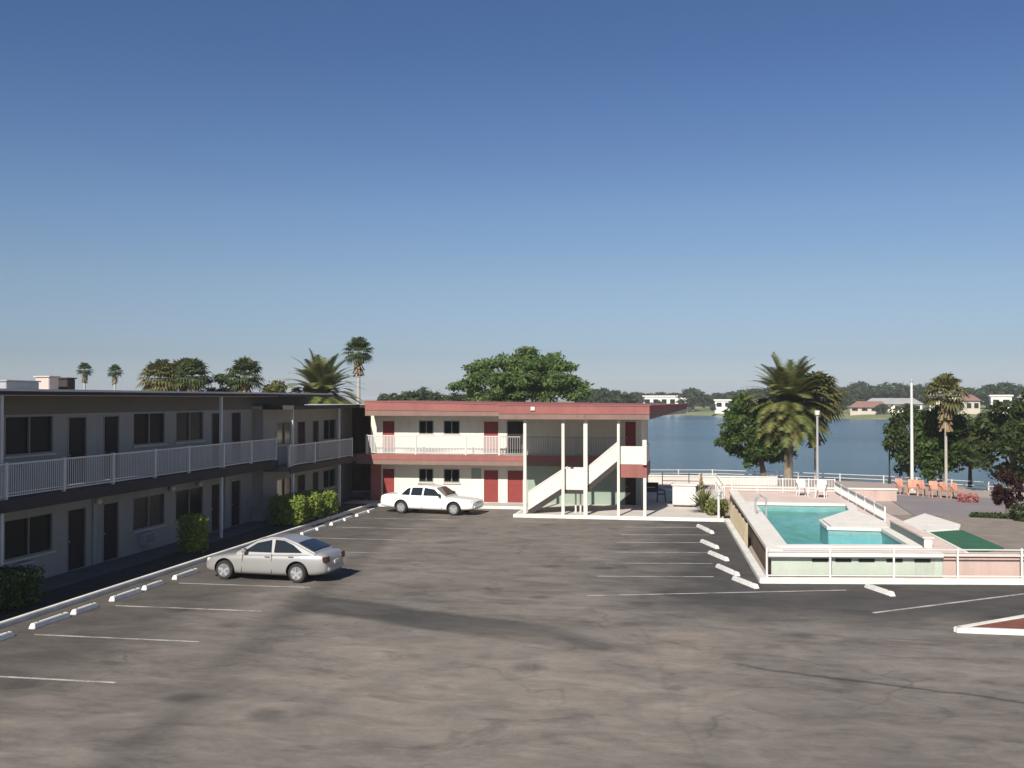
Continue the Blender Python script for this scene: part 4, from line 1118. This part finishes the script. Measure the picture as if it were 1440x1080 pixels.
# plum
place(broadleaf('plum_tree', 'small dark red leaved tree beside the road at the right', 'tree', 1.0, .72, .6, .85, 1.75, (.05, 0), 26, 90, .10, 'leafred', 39, .1, .36), (14.7, 51.6, -.03))
h = hedge_bush('clipped_hedge', 'low dark clipped hedge in front of the red leaved tree', 'hedge', 3.0, .9, .62, 4200, .07, 'leafdark', 40, flat=True); place(h, (14.3, 50.4, -.03), R(-8))
place(hedge_bush('shrub', 'dark green bush at the right picture edge by the terrace', 'shrub', 1.3, 1.3, 1.5, 3000, .08, 'leafdark', 41), (13.9, 45.8, .0))
# hedges in front of the left wing
for i, (x, y, s, hh, lb) in enumerate(((-18.75, 43.9, 1.7, 1.40, 'bright green bush by the left walkway, nearest of three beside the silver car'),
                                     (-18.8, 45.9, 1.8, 1.35, 'bright green bush by the left walkway, middle of three beside the silver car'),
                                     (-18.85, 47.9, 1.8, 1.25, 'bright green bush by the left walkway, farthest of three beside the silver car'))):
    place(hedge_bush('hedge_bush', lb, 'shrub', s, 1.45, hh, 3600, .075, 'leafhedge', 50+i, 'bushes along the left walkway'), (x, y, .1))
place(hedge_bush('hedge_bush', 'single narrow bush in the bed left of the silver car', 'shrub', .95, 1.0, 1.5, 2600, .07, 'leafhedge', 54, 'bushes along the left walkway'), (-18.9, 35.2, .1))
place(hedge_bush('hedge_bush', 'dark bush in the shaded bed at the left picture edge', 'shrub', 1.2, 1.6, 1.15, 3000, .07, 'leaf', 55, 'bushes along the left walkway'), (-18.95, 25.0, .1))
# yucca
yu = proto('yucca_plant', 'spiky yellow green plant at the patio corner', 'plant'); rng = random.Random(61)
l = MB()
for k in range(130):
    az = rng.uniform(0, 6.28); el = R(rng.uniform(8, 88)); L = rng.uniform(.75, 1.25); z0 = rng.uniform(.05, .45)
    d = Vector((math.cos(az)*math.cos(el), math.sin(az)*math.cos(el), math.sin(el))); sd = Vector((-math.sin(az), math.cos(az), 0))*.035
    a = Vector((0, 0, z0)); b_ = a+d*L*.55; c_ = a+d*L-Vector((0, 0, .1*L*math.cos(el)))
    i = len(l.v); l.v += [tuple(a-sd), tuple(a+sd), tuple(b_+sd*.9), tuple(b_-sd*.9), tuple(c_)]
    l.f += [(i, i+1, i+2, i+3), (i+3, i+2, i+4)]; l.m += [0, 0]
l.build('leaves', M['yucca'], yu, off=False)
MB().tube([(0, 0, -.02), (0, 0, .5)], [.09, .06], 8).build('trunk', M['bark'], yu, off=False)
st_ = MB(); st_.tube([(-.1, 0, .4), (-.12, 0, 1.75)], [.03, .015], 6)
for k in range(60):
    z = rng.uniform(1.15, 1.8); a = rng.uniform(0, 6.28); r = .13*(1.9-z)
    st_.ball((-.11+math.cos(a)*r, math.sin(a)*r, z), .035, .035, .05, 5, 3)
st_.build('flower_stalk', M['skirt'], yu, off=False)
place(yu, (.35, 52.3, .12), 0, 1.15)
place(hedge_bush('shrub', 'pale olive shrub beside the spiky patio plant', 'shrub', 1.1, .9, .8, 1800, .07, 'yucca', 62), (1.0, 51.4, .12))
place(hedge_bush('flowering_shrub', 'low pink flowering shrub by the grey road', 'shrub', 1.1, .8, .5, 1300, .07, 'pinkbloom', 63), (15.6, 62.2, -.06))

# ------------------------------------------------------------------ far bank
def far_house(name, label, x, y, w, d, h, wm, rm, roof='flat', rz=0, nwin=4, rh=2.2):
    o = proto(name, label, 'house')
    zb_ = -1
    wl_ = MB().box(-w/2, w/2, -d/2, d/2, zb_, h).build('wall', M[wm], o, off=False)
    if roof == 'flat':
        MB().box(-w/2-.5, w/2+.5, -d/2-.5, d/2+.5, h+.004, h+.5).build('roof', M[rm], o, off=False)
    else:
        MB().add([(-w/2-.7, -d/2-.7, h+.004), (w/2+.7, -d/2-.7, h+.004), (w/2+.7, d/2+.7, h+.004), (-w/2-.7, d/2+.7, h+.004), (-w/2+d*.3, 0, h+rh), (w/2-d*.3, 0, h+rh)],
                 [(3, 2, 1, 0), (0, 1, 5, 4), (1, 2, 5), (2, 3, 4, 5), (3, 0, 4)]).build('roof', M[rm], o, off=False)
    for k in range(nwin):
        u = -w/2 + w*(k+.5)/nwin; ww = w/nwin*.28
        fr = MB().box(u-ww-.12, u+ww+.12, -d/2-.06, -d/2-.004, h*.42-.12, h*.8+.12).build('window', M['frame'], o, off=False)
        MB().box(u-ww, u+ww, -d/2-.09, -d/2-.064, h*.42, h*.8).build('pane', M['glass'], fr, off=False)
    place(o, (x, y, 1.0), rz); return o
for a in (
    ('far_building', 'long white building on the far shore just above the red roof tip', -12.3, 452, 22, 12, 6.0, 'farwhite', 'farwhite', 'flat', 0, 6),
    ('far_building', 'white flat roofed building on the far shore left of the date palm', 16, 425, 17, 10, 4.3, 'farwhite', 'farwhite', 'flat', 0, 5),
    ('far_house', 'tan house with red brown roof on the far shore right of the date palm', 60.5, 372, 13, 8, 2.0, 'fartan', 'farroof', 'hip', R(-8), 4),
    ('far_house', 'long low white house on the far shore before the dark tree line', 72, 392, 20, 9, 3.1, 'farwhite', 'fargreyroof', 'hip', R(-8), 6),
    ('far_house', 'two storey pale house behind the white pole', 88, 380, 11, 9, 6.2, 'farwhite', 'fargreyroof', 'hip', R(-10), 4),
    ('far_house', 'tan and white house left of the slim palm', 93.5, 372, 7, 8, 4.4, 'fartan', 'farroof', 'hip', R(-10), 3),
    ('far_house', 'bright white house right of the slim palm', 104, 372, 6.5, 7, 5.9, 'farwhite', 'farwhite', 'flat', R(-10), 2),
    ('far_house', 'small white gabled house near the right picture edge', 112.5, 372, 4.5, 6, 5.4, 'farwhite', 'fargreyroof', 'hip', R(-10), 2)):
    far_house(*a)
protoA = broadleaf('far_tree', 'x', 'tree', 3.2, 4.2, 4.0, 4.4, 7.0, (0, 0), 34, 60, .55, 'leaffar', 71, .4, .36, 'trees along the far shore')
protoB = broadleaf('far_tree', 'x', 'tree', 2.8, 5.6, 4.6, 3.4, 5.6, (0, 0), 36, 60, .55, 'leaffar', 72, .45, .34, 'trees along the far shore')
protoC = broadleaf('far_tree', 'x', 'tree', 3.2, 2.6, 2.5, 5.6, 7.6, (0, 0), 30, 60, .5, 'leaffar', 73, .35, .36, 'trees along the far shore')
protos = [protoA, protoB, protoC]; used = [False]*3
def far_tree(p, label, px, Y, ztop, zc=1.0, wide=1.0):
    """px: bearing given as x at unit distance"""
    top = (11.4, 9.0, 13.2)[p]; s = (ztop-zc)/top
    loc = (px*Y, Y, zc); sc = (s*wide, s*wide, s)
    if not used[p]:
        used[p] = True; o = protos[p]; o['label'] = label; return place(o, loc, px*9, sc)
    return dup(protos[p], label, loc, px*77, sc)
# bearings X/Y of the trees, measured from the photograph's viewpoint, left to right
def brg(px): a = (px-720)/1400; return (.9832*a-.1825)/(.1825*a+.9832)
rnd = random.Random(5)
lst = []
for px, top in ((546, 550), (560, 549), (578, 547), (598, 541), (612, 546), (628, 549), (646, 551), (822, 545), (836, 543), (850, 542), (866, 545), (880, 549),
                (1166, 541), (1182, 545), (1198, 543), (1213, 537), (1226, 543), (1240, 540), (1253, 537), (1266, 539), (1277, 541), (1294, 540), (1308, 539), (1322, 541), (1345, 546), (1362, 545), (1376, 547), (1392, 541), (1412, 538), (1432, 540)):
    lst.append((px, top))
grp = [('behind the red roof left of the spreading tree', [p for p in lst if p[0] < 700]), ('between the spreading tree and the white building', [p for p in lst if 700 < p[0] < 900]), ('right of the date palm', [p for p in lst if p[0] > 1100])]
ordx = ordn
for gname, ps in grp:
    for i, (px, top) in enumerate(ps):
        Y = (140 if px < 700 else 300 if px < 900 else 440) + rnd.uniform(-12, 25)*(.4 if px < 700 else 1); b_ = brg(px)
        d = Y*math.hypot(1, b_)*math.cos(math.atan(b_)+R(10.5))
        zt = 6 + (561-top-(5 if px < 900 else 1))*d/1400
        far_tree(rnd.choice((0, 1, 1, 2)) if i else (0, 1, 2)[grp.index((gname, ps))], 'far shore tree %s, %s from left' % (gname, ordx[i]), b_, Y, zt, 1.2, rnd.uniform(.95, 1.4))
for i, (px, top, Y, w) in enumerate(((893, 552, 480, 1.5), (912, 554, 484, 1.4), (930, 552, 480, 1.5), (950, 553, 478, 1.5), (990, 555, 470, 1.5), (1008, 553, 474, 1.4), (1026, 552, 470, 1.5), (1044, 549, 466, 1.3), (1062, 547, 462, 1.3), (1085, 546, 460, 1.4), (1150, 544, 455, 1.4))):
    d = Y*math.hypot(1, brg(px))*math.cos(math.atan(brg(px))+R(10.5))
    far_tree(1, 'low hazy tree behind the white far buildings, %s from left' % ordn[i], brg(px), Y, 6+(561-top)*d/1400, 1.2, w)
for i, (px, top, Y) in enumerate(((918, 566, 441), (928, 563, 441), (946, 567, 441), (1003, 568, 414), (1030, 564, 414))):
    d = Y*math.hypot(1, brg(px))*math.cos(math.atan(brg(px))+R(10.5))
    far_tree(0, 'small tree standing before the white far buildings, %s from left' % ordn[i], brg(px), Y, 6+(561-top)*d/1400, .5, 1.2)
far_tree(1, 'dark tree between the two white buildings on the far shore', brg(975), 440, 10.4, .8, 1.15)
far_tree(1, 'shorter tree in front of the long white far building', brg(899), 446, 7.4, .8, .7)
far_tree(0, 'small tree by the left end of the tan far house', brg(1185), 388, 6.2, .6, 1.2)
far_tree(1, 'low bushy tree on the far bank below the dark tree line', brg(1240), 366, 4.2, .3, 1.1)
far_tree(1, 'low bushy tree on the far bank behind the white pole', brg(1275), 366, 4.4, .3, 1.1)
far_tree(1, 'low bushy tree on the far bank near the slim palm', brg(1340), 358, 4.2, .3, 1.2)
for p in range(3):
    assert used[p]

# ------------------------------------------------------------------ poles, lamps, small things
fp = thing('light_pole', 'tall white pole between the shore trees at the right', 'pole', (13.65, 67.9, 0))
MB().tube([(13.65, 67.9, -.06), (13.65, 67.9, 7.1)], [.115, .075], 14).build('shaft', M['whitemetal'], fp, smooth=True)
MB().ball((13.65, 67.9, 7.16), .12, .12, .12, 10, 6).build('finial', M['greymetal'], fp, smooth=True)
MB().box(13.4, 13.9, 67.65, 68.15, -.06, .12).build('base', M['concrete'], fp, bevel=.02)
fp = thing('light_pole', 'slim pale grey pole right of the date palm', 'pole', (8.2, 71.5, 0))
MB().tube([(8.2, 71.5, -.06), (8.2, 71.5, 4.9)], [.1, .075], 12).build('shaft', M['greymetal'], fp, smooth=True)
MB().tube([(8.2, 71.5, 4.9), (8.2, 71.5, 5.2)], [.16, .2], 12).build('lamp_head', M['lampshade'], fp, smooth=True)
MB().box(8.0, 8.4, 71.3, 71.7, -.06, .1).build('base', M['concrete'], fp, bevel=.02)
lp = thing('lamp_post', 'short dark lamp post at the lake edge with pale lantern', 'lamp post', (13.55, 75.0, 0))
MB().tube([(13.55, 75, -.06), (13.55, 75, .3), (13.55, 75, .34), (13.55, 75, 2.45)], [.11, .1, .06, .05], 10).build('post', M['darkmetal'], lp, smooth=True)
MB().tube([(13.55, 75, 2.46), (13.55, 75, 2.72)], [.09, .14], 10).build('lantern', M['lampshade'], lp, smooth=True)
MB().tube([(13.55, 75, 2.722), (13.55, 75, 2.84)], [.17, .03], 10).build('lantern_cap', M['darkmetal'], lp, smooth=True)

# chairs, table, grill, cabinet
def chair(label, m):
    o = proto('plastic_chair', label, 'chair', 'chairs around the pool and patio')
    MB().box(-.24, .24, -.24, .24, .41, .45).build('seat', M[m], o, off=False, bevel=.012)
    b = MB(); b.hexa([(-.24, .20, .452), (.24, .20, .452), (.24, .235, .452), (-.24, .235, .452)], [(-.22, .30, .88), (.22, .30, .88), (.22, .335, .88), (-.22, .335, .88)])
    b.build('backrest', M[m], o, off=False, bevel=.01)
    for sx in (-1, 1):
        for sy in (-1, 1):
            MB().bar((sx*.20, sy*.2, .408), (sx*.24, sy*.25, 0), .045, .04).build('leg', M[m], o, off=False)
        MB().bar((sx*.26, -.22, .64), (sx*.25, .24, .68), .05, .03).build('armrest', M[m], o, off=False)
        MB().bar((sx*.25, -.2, .44), (sx*.26, -.21, .63), .035, .035).build('arm_post', M[m], o, off=False)
    return o
c1 = chair('white plastic chair on the pool deck, left of the two', 'whitemetal'); place(c1, (5.45, 54.4, DK), R(10))
dup(c1, 'white plastic chair on the pool deck, right of the two', (6.3, 53.5, DK), R(-20))
c2 = chair('dark chair on the left side of the patio table', 'black'); place(c2, (-2.0, 57.6, .135), R(95))
dup(c2, 'dark chair on the right side of the patio table', (-.55, 57.5, .135), R(-80))
c3 = chair('x', 'orange'); rr = random.Random(3)
for i, (x, y) in enumerate(((12.75, 66.6), (13.3, 65.9), (13.85, 65.5), (14.35, 64.8), (14.95, 64.4), (15.4, 63.7))):
    lb = 'salmon orange chair beyond the pool, %s from left in its row' % ordn[i]
    if i == 0: c3['label'] = lb; place(c3, (x, y, -.05), R(20), 1.12)
    else: dup(c3, lb, (x, y, -.05), R(20+rr.uniform(-50, 50)), 1.12)
tb_ = thing('patio_table', 'round pale patio table between two dark chairs', 'table', (-1.3, 57.4, .135))
MB().tube([(-1.3, 57.4, .83), (-1.3, 57.4, .87)], .52, 24).build('tabletop', M['whitemetal'], tb_, bevel=0)
MB().tube([(-1.3, 57.4, .17), (-1.3, 57.4, .83)], .04, 10).build('pedestal', M['darkmetal'], tb_)
MB().tube([(-1.3, 57.4, .135), (-1.3, 57.4, .17)], [.3, .26], 16).build('base', M['darkmetal'], tb_)
gr = thing('barbecue_grill', 'black barbecue grill beside the stair column', 'grill', (-2.55, 57.2, .135))
MB().tube([(-2.95, 57.2, .98), (-2.15, 57.2, .98)], .28, 16).build('lid', M['black'], gr, smooth=True)
MB().box(-2.93, -2.17, 56.95, 57.45, .72, .97).build('firebox', M['darkmetal'], gr, bevel=.02)
for sx in (-2.9, -2.2):
    for sy in (56.98, 57.4): MB().box(sx-.02, sx+.02, sy-.02, sy+.02, .135, .72).build('leg', M['darkmetal'], gr)
MB().bar((-2.8, 56.9, 1.0), (-2.3, 56.9, 1.0), .03, .03).build('handle', M['alloy'], gr)
MB().box(-2.15, -1.98, 57.0, 57.4, .86, .89).build('side_shelf', M['darkmetal'], gr)
cbn = thing('storage_cabinet', 'pale pink storage cabinet behind the patio table', 'cabinet', (-.7, 55.2, .135))
MB().box(-1.3, -.05, 54.9, 55.6, .22, 1.28).build('body', M['pinkcab'], cbn, bevel=.02)
MB().box(-1.36, .01, 54.84, 55.66, 1.282, 1.38).build('lid', M['coping'], cbn, bevel=.02)
for sx in (-1.2, -.15):
    for sy in (55.0, 55.5): MB().box(sx-.04, sx+.04, sy-.04, sy+.04, .135, .22).build('foot', M['darkmetal'], cbn)
for sx in (-.98, -.36): MB().box(sx-.29, sx+.29, 54.875, 54.898, .28, 1.22).build('door', M['coping'], cbn)

# ------------------------------------------------------------------ air
hz = MB().box(-4300, 4300, -520, 6200, -4.2, 16).build('haze', [])
hm = bpy.data.materials.new('haze'); hm.use_nodes = True; hn = hm.node_tree
hn.nodes.remove(hn.nodes['Principled BSDF'])
pv = hn.nodes.new('ShaderNodeVolumePrincipled'); pv.inputs['Color'].default_value = (.82, .87, .93, 1); pv.inputs['Density'].default_value = .0003
hn.links.new(pv.outputs[0], hn.nodes['Material Output'].inputs['Volume'])
hz.data.materials.append(hm); tag(hz, kind='stuff')

# ------------------------------------------------------------------ light, sky, camera
sun_v = Vector((-.25, -1.35, 1.0)).normalized()
sd = bpy.data.lights.new('sun', 'SUN'); sd.energy = 4.6; sd.angle = R(.53); sd.color = (1, .94, .85)
so = bpy.data.objects.new('sun', sd); C.objects.link(so)
so.rotation_euler = sun_v.to_track_quat('Z', 'Y').to_euler()
w = bpy.data.worlds.new('World'); S.world = w; w.use_nodes = True
nt = w.node_tree; bg = nt.nodes['Background']
sky = nt.nodes.new('ShaderNodeTexSky'); sky.sky_type = 'NISHITA'; sky.sun_disc = False
sky.sun_elevation = math.asin(sun_v.z); sky.sun_rotation = math.atan2(sun_v.x, sun_v.y)
sky.altitude = 20; sky.air_density = 1.0; sky.dust_density = .5; sky.ozone_density = 1.6
# clear dry air: deepen the blue overhead, cool pale band over the horizon
sg = nt.nodes.new('ShaderNodeTexCoord'); sz = nt.nodes.new('ShaderNodeSeparateXYZ'); nt.links.new(sg.outputs['Generated'], sz.inputs[0])
cr = nt.nodes.new('ShaderNodeValToRGB'); el = cr.color_ramp.elements
stops = [(0.0, (.36, .41, .615)), (.043, (.295, .328, .45)), (.114, (.345, .365, .43)), (.183, (.335, .375, .45)), (.25, (.29, .34, .44)), (.33, (.25, .31, .425))]
el[0].position = stops[0][0]; el[0].color = (*stops[0][1], 1); el[1].position = stops[-1][0]; el[1].color = (*stops[-1][1], 1)
for p, c in stops[1:-1]:
    e = el.new(p); e.color = (*c, 1)
nt.links.new(sz.outputs[2], cr.inputs[0])
mxs = nt.nodes.new('ShaderNodeMix'); mxs.data_type = 'RGBA'; mxs.blend_type = 'MULTIPLY'; mxs.inputs[0].default_value = 1
nt.links.new(sky.outputs[0], mxs.inputs[6]); nt.links.new(cr.outputs[0], mxs.inputs[7])
nt.links.new(mxs.outputs[2], bg.inputs[0]); bg.inputs[1].default_value = .12
cam = bpy.data.cameras.new('camera'); co_ = bpy.data.objects.new('camera', cam); C.objects.link(co_)
cam.sensor_width = 36; cam.lens = 35.0; cam.clip_end = 12000
co_.location = (0, 0, 6.0)
co_.rotation_euler = (R(90)+math.atan(21/1400), 0, R(10.5))
S.camera = co_
S.view_settings.view_transform = 'Standard'; S.view_settings.look = 'None'; S.view_settings.gamma = 1; S.view_settings.exposure = .6
S.cycles.use_denoising = True
S.cycles.max_bounces = 6; S.cycles.transparent_max_bounces = 8
